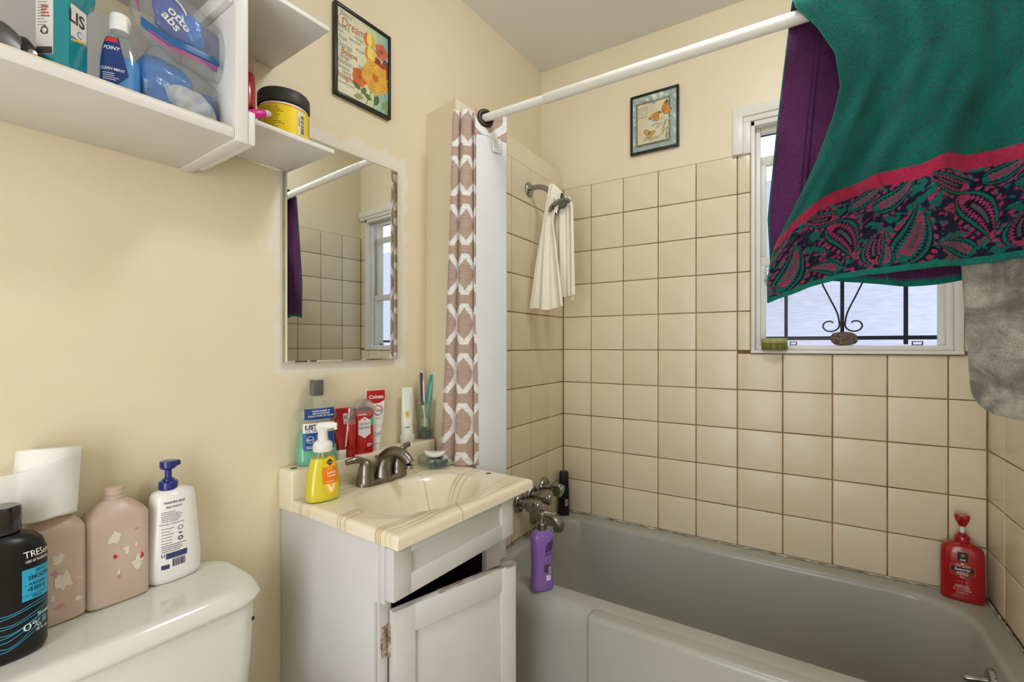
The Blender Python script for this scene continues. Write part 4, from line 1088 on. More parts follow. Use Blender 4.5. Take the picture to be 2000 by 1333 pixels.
def picture(name, label, loc, rz, w, h, paint, fw=0.009, th=0.016):
    t = thing(name, label, 'picture', loc, rz)
    for a0, a1, b0, b1 in ((-w / 2, -w / 2 + fw, 0, h), (w / 2 - fw, w / 2, 0, h), (-w / 2 + fw, w / 2 - fw, 0, fw), (-w / 2 + fw, w / 2 - fw, h - fw, h)):
        g = G(); bbox(g, 0.0005, th, a0, a1, b0, b1, 0.0015); obj('frame_rail', g, M_BLACKF, t)
    X, Y, C = paint
    W_, H_ = w - 2 * fw, h - 2 * fw
    P = np.stack([np.full(X.shape, th - 0.006), (X - .5) * W_, fw + Y * H_], -1)
    g = G(); sheet(g, P); g.c = C.reshape(-1, 3); pr = obj('print', g, M_PRINT, t, 0)
    return t, pr, (lambda a, b, e=0.0004: (th - 0.006 + e, (a - .5) * W_, fw + b * H_))
t, pr, f = picture('flower_picture', 'black framed flower print with words beside the shelf', A(0.982, 0.0, 1.957), RZA, 0.2085, 0.2745, paint_flowers())
t.rotation_euler = (math.radians(0), 0, RZA)
g = G()
for s, x, y, z, sh_ in (('Picture', .06, .925, .075, .35), ('invent', .02, .765, .085, 0), ('Hope', .33, .735, .075, 0), ('idea', .03, .715, .05, .3), ('aspiration', .22, .685, .055, 0), ('Think', .03, .635, .07, .4), ('accept', .34, .605, .07, .4), ('Devise', .01, .548, .10, 0), ('design', .05, .425, .075, .3), ('feel', .40, .415, .065, .3), ('Notion', .02, .355, .09, 0), ('fantasize', .02, .300, .06, 0), ('desire', .10, .25, .065, .3), ('innovate wonder', .02, .125, .045, .2), ('dreams', .36, .09, .04, .3)):
    txt(g, s, x, y, z, f, 0.0, sh_, align='L')
obj('lettering', g, ink('grey_green_ink', '#6f8480'), pr, 0)
g = G()
for s, x, y, z, b_, sh_ in (('Dream', .09, .80, .155, 0, .15), ('Believe', .08, .475, .105, .01, .1), ('Imagine', .02, .185, .10, .01, 0)): txt(g, s, x, y, z, f, b_, sh_, align='L')
ringp(g, .17, .855, .145, .152, lambda a, b: f(a, .855 + (b - .855) * .62), 30, PI * .55, PI * 1.25)
obj('lettering', g, ink('brick_red_ink', '#b0543a'), pr, 0)
def paint_butterfly(nx=150, ny=190):
    X, Y = np.meshgrid(np.linspace(0, 1, nx), np.linspace(0, 1, ny), indexing='ij'); Ya = Y * 1.25
    n = cloudn(X, Y, 6); n2 = cloudn(X, Y, 9, 4, 14)
    C = np.ones((nx, ny, 3)) * hx('#93aaa2') + (n * 16)[..., None]
    C = blend(C, np.clip((n2 - .25) * 4, 0, 1) * ((Y > .84) | (X > .86) | (X < .1)) * .7, '#dcdcc8')
    dx = np.maximum(np.abs(X - .47) - .355, np.abs(Y - .49) - .365)
    C = blend(C, soft(dx - .03, .05) * .9, '#5f5240'); C = blend(C, soft(dx, .012), hx('#cfc5a4') + (n * 9)[..., None] * np.ones(3))
    C = blend(C, np.clip((Y - .84) * 9, 0, 1) * np.clip(1 - np.abs(X - .5) * 2.4, 0, 1) * np.clip(n2 * 3 + .4, 0, 1), '#e6e6d4')
    def ell(cx, cy, a, b, an, c, s=.06):
        nonlocal C
        p = (X - cx) * math.cos(an) + (Ya - cy * 1.25) * math.sin(an); q = -(X - cx) * math.sin(an) + (Ya - cy * 1.25) * math.cos(an)
        k = np.hypot(p / a, q / b); C = blend(C, soft(k - 1, s), c); return k, p
    for cx, cy, an, c in ((.74, .42, 1.2, '#8f9a72'), (.82, .33, .5, '#8f9a72'), (.60, .40, .7, '#a3ab86'), (.70, .30, 1.4, '#97a07a'), (.86, .50, .9, '#9aa580'), (.78, .20, 1.5, '#7f8a68'), (.52, .44, .2, '#9aa98c')):
        ell(cx, cy, .10, .022, an, c, .2)
    for cx, cy, c in ((.50, .52, '#8ba4ac'), (.66, .52, '#b9bda6'), (.50, .84, '#7f9aa4'), (.60, .42, '#b4b9a0')): ell(cx, cy, .06, .03, .4, c, .3)
    def wing(cx, cy, a, b, an, c):
        nonlocal C
        k, p = ell(cx, cy, a * 1.12, b * 1.12, an, '#2c241a'); k, p = ell(cx, cy, a, b, an, c)
        C = blend(C, ((k < .95) & (np.abs(np.sin(p * 90)) < .22)) * .8, '#3a2a18')
    wing(.745, .72, .115, .055, 1.15, '#d08a34'); wing(.80, .625, .085, .05, .35, '#d9963e'); wing(.50, .60, .12, .05, .35, '#d08a34'); wing(.56, .545, .06, .055, 1.3, '#d9963e')
    ell(.775, .80, .045, .022, 1.1, '#3a3128', .2); ell(.405, .62, .05, .03, .5, '#c9c0a0', .3)
    ell(.645, .635, .045, .010, -.9, '#241c14', .2)
    wing(.33, .325, .075, .05, 2.4, '#cfa048'); wing(.44, .29, .08, .045, .4, '#cfa048'); wing(.38, .265, .06, .05, 1.4, '#d6aa52'); ell(.385, .30, .05, .01, 1.2, '#5a4626', .2)
    C = blend(C, soft(np.abs(np.maximum(np.abs(X - .235) - .095, np.abs(Y - .70) - .085)) - .005, .006) * .8, '#6d6650')
    C = blend(C, ((np.abs(Y - .105) < .018) & (X > .12) & (X < .72) & (np.sin(X * 150) > -.2)) * .75, '#5a5038')
    return X, Y, linA(C)
t, pr, f = picture('butterfly_picture', 'small black framed butterfly print above the tub tiles', (-0.556, D + 0.0062, 2.06), -PI / 2, 0.209, 0.2605, paint_butterfly(), 0.0095, 0.018)
t.rotation_euler = (0, math.radians(0), -PI / 2)
g = G(); txt(g, 'Imagine!', .44, .175, .115, f, -0.008, .45); obj('lettering', g, ink('sepia_ink', '#6b5c48'), pr, 0)
g = G(); txt(g, 'Love', .235, .725, .06, f, 0, .4); smudges(g, .17, .30, .63, .70, 4, f, .2); obj('lettering', g, ink('soft_sepia_ink', '#85795f'), pr, 0)

# ================================================================== wall shelf
SU, SZ = 0.30, 1.613
shf = onA('wall_shelf', 'white painted wooden wall shelf unit with side shelves', 'shelf', SU, 0.0, SZ)
def sbox(name, u0, u1, d0, d1, z0, z1, r=0.002, m=None, par=None):
    g = G(); bbox(g, d0, d1, u0 - SU, u1 - SU, z0 - SZ, z1 - SZ, r); return obj(name, g, m or M_SHELF, par or shf)
SHT = 1.634
sbox('bottom_board', -0.25, 0.4875, 0.001, 0.268, 1.613, SHT)
sbox('front_edge_wear', -0.25, 0.487, 0.262, 0.2684, SHT - 0.003, SHT + 0.0006, 0.001, mat('bare_wood_edge', '#cdb78f', 0.7, var=0.4, vscale=18, col2='#e6e0d2'))
sbox('end_panel', 0.488, 0.5125, 0.001, 0.27, 1.609, 2.30)
sbox('back_board', -0.25, 0.4875, 0.001, 0.012, SHT, 1.884)
sbox('upper_board', -0.25, 0.4875, 0.001, 0.265, 1.927, 1.945)
sbox('cleat', 0.474, 0.4878, 0.014, 0.262, 1.878, 1.910)
sbox('side_shelf', 0.5127, 0.738, 0.0105, 0.222, 1.677, 1.6885, 0.003)
sbox('side_shelf', 0.5127, 0.703, 0.001, 0.255, 1.944, 1.9555, 0.003)
sbox('side_cleat', 0.5127, 0.527, 0.03, 0.268, 1.611, 1.6768)
sbox('side_shelf', 0.5127, 0.70, 0.001, 0.255, 2.22, 2.2315, 0.003)

# ---------------------------------------------------------------- generic bits
M_WPL = mat('white_plastic', '#e8e6e0', 0.3, spec=0.4); M_BPL = mat('black_plastic', '#16161a', 0.28, spec=0.45)
M_WINK = ink('white_ink', '#eceae4', 0.5); M_KINK = ink('black_ink', '#1b1b20', 0.5)
def lathe_part(name, prof, m, par, n=28, c=(0, 0, 0), sm=40):
    g = G(); lathe(g, prof, n, c); return obj(name, g, m, par, sm)
def part(name, m, par, sm=40):
    """decorator-free helper: returns (mesh, finish)"""
    g = G(); return g, (lambda: obj(name, g, m, par, sm))
def loop(g, cx, cy, rx, ry, w, fn, n=26): 
    v = []
    for i in range(n + 1):
        a = 2 * PI * i / n; v += [fn(cx + rx * math.cos(a), cy + ry * math.sin(a)), fn(cx + (rx - w) * math.cos(a), cy + (ry - w) * math.sin(a))]
    return g.add(v, [(2 * i, 2 * i + 1, 2 * i + 3, 2 * i + 2) for i in range(n)])

# ================================================================== on the shelf
cp = onA('hair_clipper', 'grey and black rounded clipper at the far end of the shelf', 'clipper', 0.190, 0.205, SHT, 10)
def hump(w, L, h, x0=0.0):
    g = G(); rings = []
    for i in range(13):
        t = i / 12; y = -L / 2 + L * t; k = max(0.02, math.sin(PI * min(1, t * .82 + .18)) ** .6) * (1 - .0 * t)
        rings.append([(w * math.cos(a) * (.75 + .25 * k), y, h * k * max(0, math.sin(a)) ** .6 if math.sin(a) > 0 else 0.0) for a in [PI * j / 14 for j in range(15)]])
    return loft(g, rings)
obj('casing', hump(0.024, 0.075, 0.060), mat('smoke_grey_plastic', '#57544f', 0.3, metal=0.2), cp, 60)
g = hump(0.0245, 0.036, 0.050); g.map(lambda p: (p[0], p[1] + 0.024, p[2])); obj('black_end', g, M_BPL, cp, 60)
g = G(); lathe(g, [(0.007, 0), (0.006, 0.003), (0.002, 0.004)], 16); g.map(lambda p: (0.0225 + p[2], p[0] + 0.024, p[1] + 0.020)); obj('button', g, M_CHROME, cp)

# big teal mouthwash bottle
def octo(a, b, c, z, n=3):
    pts = [(a, -b + c), (a, b - c), (a - c, b), (-a + c, b), (-a, b - c), (-a, -b + c), (-a + c, -b), (a - c, -b)]
    out = []
    for i in range(8):
        p, q = pts[i], pts[(i + 1) % 8]
        for k in range(n): t = k / n; out.append((p[0] + (q[0] - p[0]) * t, p[1] + (q[1] - p[1]) * t, z))
    return out
mt = onA('mouthwash_bottle', 'large teal mouthwash bottle with white side labels on the shelf', 'mouthwash', 0.257, 0.190, SHT, -53)
mt.scale = (.87, .87, 1.0)
M_TEALB = mat('teal_liquid_bottle', '#0a9aa6', 0.08, spec=0.6, trans=0.3, coat=0.5)
g = G(); loft(g, [octo(a, b, c, z) for a, b, c, z in ((.034, .031, .013, 0), (.037, .034, .015, .004), (.037, .034, .015, .018), (.033, .030, .014, .028), (.033, .030, .014, .125), (.036, .034, .015, .140), (.042, .039, .016, .150), (.043, .040, .016, .172), (.040, .037, .016, .185), (.028, .026, .012, .21), (.015, .015, .008, .22), (.015, .015, .008, .235))]); obj('body', g, M_TEALB, mt, 30)
lathe_part('cap', [(0.019, 0.232), (0.019, 0.262), (0.017, 0.266)], M_BPL, mt)
fl = lambda a, b: (0.0335, a, b)
fr_ = lambda a, b: (-a, 0.0305, b)
g = G(); patch(g, -0.0155, 0.0155, 0.034, 0.135, fl, 2, 2); lb = obj('side_label', g, ink('label_grey_white', '#d5d2cc'), mt, 0)
g = G(); smudges(g, -0.012, 0.008, 0.078, 0.132, 12, lambda a, b: (0.0338, a, b), .3, 4); obj('fine_print', g, ink('grey_print', '#8d8a86'), lb, 0)
g = G(); smudges(g, -0.006, 0.011, 0.092, 0.112, 4, lambda a, b: (0.0339, a, b), .5, 9); obj('red_print', g, ink('red_print', '#b8504c'), lb, 0)
g = G(); patch(g, -0.0135, 0.0135, 0.035, 0.046, lambda a, b: (0.0339, a, b), 2, 2)
for k in range(3):
    a0 = PI / 2 + k * 2 * PI / 3; ringp(g, 0, 0.072, 0.0045, 0.0065, lambda a, b: (0.0339, a, b), 8, a0 + .25, a0 + 1.7)
    c_, s_ = math.cos(a0 + 1.75), math.sin(a0 + 1.75); shape(g, [(0.0085 * c_, 0.072 + 0.0085 * s_), (0.0025 * c_, 0.072 + 0.0025 * s_), (0.0055 * c_ - 0.004 * s_, 0.072 + 0.0055 * s_ + 0.004 * c_)], lambda a, b: (0.0339, a, b))
obj('recycling_mark', g, ink('charcoal_print', '#3a3836'), lb, 0)
g = G(); patch(g, -0.016, 0.017, 0.075, 0.134, fr_, 2, 2); lb = obj('front_label', g, ink('label_white', '#e2dfda'), mt, 0)
g = G(); txt(g, 'LIS', -0.004, 0.098, 0.028, lambda a, b: (-a, 0.0309, b), 0.02); obj('lettering', g, ink('dark_umber', '#2d2825'), lb, 0)
g = G(); txt(g, 'C', 0.002, 0.079, 0.016, lambda a, b: (-a, 0.0309, b), 0.0); obj('lettering', g, ink('blue_print', '#4a80b5'), lb, 0)
g = G(); patch(g, -0.016, 0.017, 0.071, 0.075, lambda a, b: (-a, 0.0307, b + (a * .3)), 2, 2); obj('yellow_edge', g, ink('yellow_print', '#d8b84a'), lb, 0)

# small blue mouthwash bottle
sb_ = onA('travel_mouthwash', 'small clear bottle half full of blue mouthwash with white cap', 'mouthwash', 0.331, 0.195, SHT, -10)
bd_ = Body([(0, .015, .022, 2.4), (.004, .018, .027, 2.4), (.02, .0185, .0285, 2.3), (.06, .018, .0285, 2.2), (.085, .0165, .0265, 2.1), (.105, .0145, .0215, 2.0), (.118, .013, .0155, 2.0), (.126, .012, .012, 2.0), (.130, .012, .012, 2.0)])
M_CLEARB = clear_mat('clear_bottle_plastic', '#f4f8f7', body=0.05, bodycol='#e2e8e6', rough=0.05, refl=1.2)
M_BLUEL = mat('blue_liquid', '#0f8fe0', 0.1, spec=0.5, trans=0.12, coat=0.3)
g = G(); bd_.mesh(g, 40); obj('bottle', g, M_CLEARB, sb_, 60)
g = G(); bd_.mesh(g, 40, z0=0.001, z1=0.078, inset=0.0008); obj('liquid', g, M_BLUEL, sb_, 60)
lathe_part('cap', [(.0145, .124), (.0150, .127), (.0150, .150), (.0135, .1535)], M_WPL, sb_)
f = bd_.fn(0.0006, math.radians(-28))
g = G()
Yg = np.linspace(0.010, 0.108, 30)
P = np.array([[f(y0 + (y1 - y0) * k, z) for k in np.linspace(0, 1, 10)] for z in Yg for y0, y1 in [(-0.020 + 0.004 * max(0, z - .06) / .05, float(np.interp(z, [.010, .045, .108], [-0.006, 0.0175, 0.004])))]])
sheet(g, P.transpose(1, 0, 2)); lb = obj('label', g, ink('label_navy', '#14346f'), sb_, 60)
f2 = bd_.fn(0.0012, math.radians(-28))
g = G(); patch(g, -0.0155, 0.003, 0.098, 0.1065, f2, 6, 3); obj('red_band', g, ink('label_red', '#c0342c'), lb, 60)
g = G(); txt(g, 'CLEAN MINT', -0.003, 0.048, 0.0068, f2, .01, width=.032); txt(g, 'POINT', -0.005, 0.084, 0.009, f2, .01, .2, width=.022); smudges(g, -.015, .008, .030, .044, 4, f2, .3); txt(g, 'ml', -.010, .013, .008, f2); obj('lettering', g, M_WINK, lb, 60)

# zip bags of cotton swabs
EXu, EYu, ENu = (0, 1, 0), (0, 0, 1), (1, 0, 0)
M_BAG = clear_mat('zip_bag_film', '#f6f8f9', body=0.12, bodycol='#e6e9ea', rough=0.16, refl=0.9, bmp=0.5, bscale=22)
M_BLUEF = mat('blue_foil', '#1477cf', 0.22, spec=0.6, coat=0.5, var=0.35, vscale=28, bmp=0.9, bscale=32, bdist=0.01)
M_NAVYF = mat('navy_foil', '#1c3f9c', 0.28, spec=0.6, coat=0.4, bmp=0.3, bscale=18, bdist=0.01)
zb = onA('zip_bag', 'clear zip bag holding a blue cotton swab packet, on top', 'plastic bag', 0.44, 0.20, 1.7385)
def rel(pts, u=0.44, z=1.7385): return [(a - u, b - z) for a, b in pts]
g = G(); pillow(g, rel([(0.341, 1.835), (0.349, 1.79), (0.359, 1.777), (0.386, 1.756), (0.414, 1.747), (0.449, 1.740), (0.49, 1.742), (0.524, 1.747), (0.548, 1.782), (0.529, 1.80), (0.504, 1.83), (0.48, 1.85), (0.458, 1.862), (0.44, 1.868), (0.41, 1.871), (0.394, 1.872), (0.363, 1.868)]), 0.030, (0, 0, 0), EXu, EYu, ENu, 12, 72, 0.006, 3, 26); obj('bag_film', g, M_BAG, zb, 80)
pk_pts = [(0.381, 1.860), (0.379, 1.815), (0.377, 1.799), (0.4, 1.789), (0.438, 1.781), (0.456, 1.782), (0.453, 1.797), (0.432, 1.836), (0.421, 1.857), (0.408, 1.866)]
g = G(); pillow(g, rel(pk_pts), 0.012, (0.005, 0, 0), EXu, EYu, ENu, 8, 48, 0.001, 5); pk = obj('swab_packet', g, M_NAVYF, zb, 80)
g = G(); pillow(g, rel([(0.420, 1.836), (0.431, 1.847), (0.44, 1.839), (0.450, 1.812), (0.456, 1.784), (0.44, 1.783), (0.427, 1.81)]), 0.011, (0.012, 0, 0), EXu, EYu, ENu, 10, 48, 0.007, 8, 36); obj('foil_flap', g, M_BLUEF, pk, 80)
g = G(); pillow(g, rel([(0.446, 1.84), (0.461, 1.848), (0.485, 1.843), (0.509, 1.822), (0.524, 1.803), (0.512, 1.777), (0.48, 1.768), (0.459, 1.785)]), 0.012, (-0.012, 0, 0), EXu, EYu, ENu, 8, 40, 0.003, 9); obj('packet_back', g, mat('indigo_foil', '#3a3f86', 0.4, var=0.5, vscale=16, col2='#8f8fb0'), pk, 80)
cpos = np.array(rel([(0.4065, 1.812)])[0]); rA = math.radians(-38)
def pkf(a, b): 
    y, z = cpos[0] + a * math.cos(rA) - b * math.sin(rA), cpos[1] + a * math.sin(rA) + b * math.cos(rA); return (0.0185 - 0.25 * abs(a) ** 1.5, y, z)
g = G(); txt(g, 'otton', 0.006, 0.004, 0.024, pkf, .02); txt(g, 'abs', -0.004, -0.013, 0.024, pkf, .02); obj('lettering', g, M_WINK, pk, 0)
g = G(); tube(g, [(0.0170, a - 0.44, b - 1.7385) for a, b in spline([(0.400, 1.858, 0), (0.418, 1.848, 0), (0.430, 1.825, 0), (0.440, 1.80, 0)], 5) for a, b in [(a, b)]] if False else [(0.0165, p[0] - 0.44, p[1] - 1.7385) for p in spline([(0.400, 1.860, 0), (0.418, 1.847, 0), (0.430, 1.825, 0), (0.440, 1.80, 0)], 5)], 0.0016, 6, flat=.4); obj('white_stripe', g, M_WINK, pk, 60)
g = G(); P = np.array([[(0.030 - 0.012 * abs(t - .5), a - 0.44, b - 1.7385) for t in [i / 20] for a, b in [(0.352 + (0.479 - 0.352) * t, z0 + (z1 - z0) * k) for z0, z1 in [(float(np.interp(t, [0, .3, 1], [1.772, 1.758, 1.7625])), float(np.interp(t, [0, .3, 1], [1.790, 1.776, 1.7785])))] for k in np.linspace(0, 1, 5)]] for i in range(21)])
thick_sheet(g, P, 0.0006); obj('blue_zip_band', g, clear_mat('blue_film', '#5f9fd0', body=0.45, bodycol='#3f86c4', rough=0.2), zb, 180)
for k in range(3):
    g = G(); tube(g, [(0.031 - 0.01 * abs(t - .5), 0.362 + 0.112 * t - 0.44, float(np.interp(t, [0, .3, 1], [1.7705, 1.757, 1.757])) - 0.004 * k + 0.006 - 1.7385 - 0.0045) for t in np.linspace(0, 1, 16)], 0.0008, 6); obj('pink_zip_line', g, ink('pink_zip', '#d04f9c'), zb, 60)
g = G(); tube(g, [(0.012, 0.352 - 0.44, 1.805 - 1.7385), (0.016, 0.3465 - 0.44, 1.824 - 1.7385), (0.016, 0.352 - 0.44, 1.845 - 1.7385), (0.012, 0.366 - 0.44, 1.862 - 1.7385)], 0.0022, 8, flat=.4); obj('pink_zip_edge', g, ink('pink_zip_edge', '#b94f8f'), zb, 60)
zb2 = onA('zip_bag', 'crumpled clear bag of blue and white wraps lying on the shelf', 'plastic bag', 0.44, 0.19, SHT)
def rel2(pts): return rel(pts, 0.44, SHT)
g = G(); pillow(g, rel2([(0.367, 1.745), (0.360, 1.70), (0.357, 1.67), (0.360, 1.640), (0.392, 1.636), (0.44, 1.6355), (0.484, 1.636), (0.4855, 1.64), (0.4865, 1.70), (0.4865, 1.725), (0.470, 1.733), (0.456, 1.735), (0.408, 1.750), (0.38, 1.768)]), 0.040, (0, 0, 0), EXu, EYu, ENu, 12, 72, 0.006, 4, 30); obj('bag_film', g, M_BAG, zb2, 80)
g = G(); pillow(g, rel2([(0.370, 1.745), (0.369, 1.66), (0.385, 1.645), (0.418, 1.650), (0.410, 1.69), (0.446, 1.715), (0.440, 1.728), (0.403, 1.745)]), 0.022, (0, 0, 0), EXu, EYu, ENu, 14, 80, 0.016, 6, 30); obj('blue_wrap', g, M_BLUEF, zb2, 80)
g = G(); pillow(g, rel2([(0.446, 1.70), (0.474, 1.712), (0.480, 1.69), (0.481, 1.65), (0.462, 1.645), (0.450, 1.66)]), 0.018, (0.002, 0, 0), EXu, EYu, ENu, 12, 64, 0.010, 7, 30); obj('blue_wrap', g, M_BLUEF, zb2, 80)
g = G(); pillow(g, rel2([(0.390, 1.685), (0.402, 1.66), (0.414, 1.645), (0.444, 1.637), (0.473, 1.638), (0.477, 1.66), (0.462, 1.685), (0.431, 1.697), (0.405, 1.697)]), 0.016, (0.026, 0, 0), EXu, EYu, ENu, 14, 80, 0.010, 23, 34); obj('white_pouch', g, clear_mat('milky_pouch', '#f2f4f4', body=0.55, bodycol='#dfe2e2', rough=0.2, refl=.6, bmp=0.5, bscale=40), zb2, 80)

# side shelf
jar = onA('yellow_jar', 'yellow tub with a black lid on the side shelf', 'jar', 0.650, 0.150, 1.6885, -22)
lathe_part('tub', [(.050, 0), (.0535, .003), (.0545, .010), (.0545, .072), (.053, .076)], M_WPL, jar, 48)
lathe_part('lid', [(.0560, .078), (.0567, .080), (.0567, .105), (.054, .109), (.02, .1095)], mat('black_lid', '#2a2825', 0.5, bmp=.2, bscale=200), jar, 48)
def jf(e=0.0006): return lambda a, b: ((.0545 + e) * math.cos(a / .0545), (.0545 + e) * math.sin(a / .0545), b)
g = G(); patch(g, -0.15, 0.15, 0.005, 0.070, jf(.0003), 60, 3); lb = obj('label', g, ink('label_yellow', '#f2d21c', 0.35), jar, 180)
for z0, z1 in ((0.0685, 0.071), (0.004, 0.0065)):
    g = G(); patch(g, -0.15, 0.15, z0, z1, jf(.0007), 60, 2); obj('orange_rule', g, ink('label_orange', '#d9862a'), lb, 180)
g = G(); smudges(g, -0.072, -0.005, 0.016, 0.066, 13, jf(.001), .28, 12); smudges(g, 0.056, 0.09, 0.02, 0.064, 7, jf(.001), .28, 13); obj('fine_print', g, ink('label_brown_print', '#6a5a18'), lb, 0)
g = G(); patch(g, 0.022, 0.042, 0.010, 0.066, jf(.0009), 8, 2); bc = obj('barcode_panel', g, ink('barcode_paper', '#ded8b4'), lb, 180)
g = G()
for k in range(13): patch(g, 0.031, 0.040, 0.014 + k * .0033, 0.014 + k * .0033 + rnd.choice((.001, .002)), jf(.0013), 4, 2)
txt(g, '68 ARX', 0.0285, 0.040, 0.006, jf(.0013), rot=PI / 2); obj('barcode', g, M_KINK, bc, 0)
can = onA('spray_can', 'slim red spray can with clear cap behind the shelf panel', 'spray can', 0.604, 0.062, 1.6885)
lathe_part('can', [(.019, 0), (.021, .003), (.021, .168), (.017, .18), (.015, .184)], mat('red_can', '#c01f26', 0.25, coat=.4), can)
lathe_part('cap', [(.0205, .172), (.0205, .218), (.018, .2225)], clear_mat('clear_cap', '#f0e4e2', body=.35, bodycol='#e4d3d0'), can)
rz_ = onA('pink_razor', 'bright pink razor handle lying before the yellow tub', 'razor', 0.553, 0.196, 1.6885, 0)
g = G(); tube(g, spline([(0.004, -0.034, 0.009), (0.004, -0.012, 0.013), (0.006, 0.010, 0.022), (0.008, 0.026, 0.028)], 5), [.008] * 5 + [.0095] * 6 + [.0085] * 5, 14, flat=.8); obj('handle', g, mat('hot_pink_plastic', '#e81e9c', 0.3, coat=.3), rz_, 60)
g = G(); tube(g, [(0.008, 0.024, 0.0272), (0.0085, 0.031, 0.0298), (0.009, 0.037, 0.0315)], [.0078, .0072, .004], 14); obj('tip', g, mat('pale_tip', '#d9c7c4', 0.4), rz_, 60)
g = G(); bbox(g, -0.012, 0.006, -0.036, -0.018, 0.0002, 0.010, .002); obj('head', g, M_BPL, rz_)
cc = onA('metal_cap', 'small domed metal cap on the topmost visible side shelf', 'cap', 0.668, 0.215, 1.9557)
lathe_part('dome', [(.011, 0), (.011, .016), (.009, .022), (.004, .025)], M_CHROME, cc); lathe_part('rim', [(.0118, 0), (.0118, .004)], M_CHROME, cc)

# ================================================================== on the toilet tank
TZ = 0.7103
def milky_bottle(label, u, d, rot, tall=True, cap=False):
    t = onA('refill_bottle', label, 'bottle', u, d, TZ, rot, 'cloudy pink refill bottles on the tank')
    b = Body([(0, .030, .044, 5), (.004, .0345, .0485, 5), (.012, .0355, .0495, 5), (.018, .0348, .0488, 5), (.158, .0348, .0488, 5), (.166, .0342, .048, 4.8), (.174, .031, .0435, 4), (.186, .0225, .032, 3), (.194, .0170, .022, 2.4), (.198, .0155, .0165, 2), (.202, .015, .015, 2)])
    m1 = M_MILKY
    g = G(); b.mesh(g, 56); obj('body', g, m1, t, 40)
    g = G(); lathe(g, [(.0165, .198), (.0165, .2025), (.0148, .204), (.0148, .2065), (.0162, .2075), (.0162, .2095), (.0148, .211), (.0148, .216), (.0155, .217), (.0155, .219), (.013, .220)], 28); obj('threaded_neck', g, m1, t, 30)
    return t, b
def milky():
    m, nt, b, out = new_mat('cloudy_pink_plastic')
    v = coords(nt); n = noise(nt, v, 9, 3)
    nt.links.new(mixc(nt, mrange(nt, n, .3, .7), lin('#d3b9a8'), lin('#dfcab9')), b.inputs['Base Color'])
    b.inputs['Roughness'].default_value = 0.3; b.inputs['Subsurface Weight'].default_value = 0.35; b.inputs['Subsurface Scale'].default_value = .02
    b.inputs['Subsurface Radius'].default_value = (1, .7, .55); b.inputs['Transmission Weight'].default_value = 0.18; b.inputs['Specular IOR Level'].default_value = .35
    return m
M_MILKY = milky(); M_SCRAP = ink('torn_label_paper', '#dcd3c4', .7); M_SCRAPR = ink('torn_label_red', '#c8262c', .6); M_SCRAPP = ink('torn_label_pink', '#c7869a', .6)
def scraps(t, b, spots, rot=0.0):
    f = b.fn(.0006, rot)
    for (y, z, w, h, c, sd) in spots:
        q = random.Random(sd); n = 15
        pts = [(y + w * math.cos(2 * PI * k / n) * q.uniform(.35, 1), z + h * math.sin(2 * PI * k / n) * q.uniform(.35, 1)) for k in range(n)]
        g = G(); v = [f(y, z)] + [f(*p) for p in pts]; g.add(v, [(0, k + 1, (k + 1) % n + 1) for k in range(n)])
        obj('label_scrap', g, {'w': M_SCRAP, 'r': M_SCRAPR, 'p': M_SCRAPP}[c], t, 0)
t1, b1 = milky_bottle('cloudy pink refill bottle under the toilet paper roll', 0.262, 0.058, 4)
scraps(t1, b1, [(.006, .118, .013, .016, 'w', 1), (.002, .094, .006, .009, 'p', 2), (.014, .076, .017, .024, 'w', 3), (-.002, .05, .004, .01, 'w', 5), (.009, .033, .011, .006, 'p', 4), (.034, .036, .008, .006, 'w', 6), (.034, .074, .008, .003, 'w', 7)])
t2, b2 = milky_bottle('open cloudy pink refill bottle next to the white pump bottle', 0.358, 0.058, 2)
scraps(t2, b2, [(-.010, .128, .012, .020, 'w', 11), (-.010, .093, .0055, .006, 'r', 12), (.008, .102, .008, .012, 'w', 13), (.028, .070, .016, .020, 'w', 14), (.033, .080, .004, .009, 'r', 15), (-.004, .062, .004, .009, 'w', 16), (-.004, .052, .004, .004, 'p', 17), (.024, .106, .004, .006, 'w', 18), (.024, .137, .005, .003, 'p', 19)])

# toilet paper roll pushed over the first bottle's neck
tp = onA('toilet_roll', 'toilet paper roll with a loose tail perched on a bottle', 'toilet paper', 0.2585, 0.058, 0.8985, 0)
M_TP = mat('tissue', '#f0ede8', 0.95, bmp=.3, bscale=28, bdist=.006, sss=.2)
tilt = Matrix.Rotation(math.radians(-5), 3, 'X') @ Matrix.Rotation(math.radians(-7), 3, 'Y')
prof = [(0.0205, 0.004), (0.040, 0.004), (0.0425, 0.006), (0.0435, 0.055), (0.0430, 0.120), (0.0405, 0.1235), (0.0205, 0.1235), (0.0205, 0.004)]
g = G(); loft(g, [[(r * math.cos(2 * PI * j / 56), r * math.sin(2 * PI * j / 56) * (1 + .02 * math.sin(6 * PI * j / 56)), z) for j in range(56)] for r, z in prof], False, False)
g.map(lambda p: tuple(tilt @ Vector(p))); obj('roll', g, M_TP, tp, 60)
P = np.zeros((34, 24, 3))
for i in range(34):
    t = i / 33
    for j in range(24):
        h = j / 23; z0 = 0.006 - 0.012 * t; z1 = 0.108 - 0.050 * max(0, t - .25) ** .9
        if t < .62: a = 1.05 - 2.1 * t / .62; x, y = 0.0448 * math.cos(a), 0.0448 * math.sin(a)
        else: k = (t - .62) / .38; x, y = 0.0448 * math.cos(-1.05) + .012 * k, 0.0448 * math.sin(-1.05) - .062 * k
        P[i, j] = (x + .0012 * math.sin(7 * t + 5 * h) + .0015, y, z0 + (z1 - z0) * h + .003 * math.sin(t * 9))
g = G(); thick_sheet(g, P[::-1], .0006); g.map(lambda p: tuple(tilt @ Vector(p))); obj('loose_tail', g, M_TP, tp, 180)

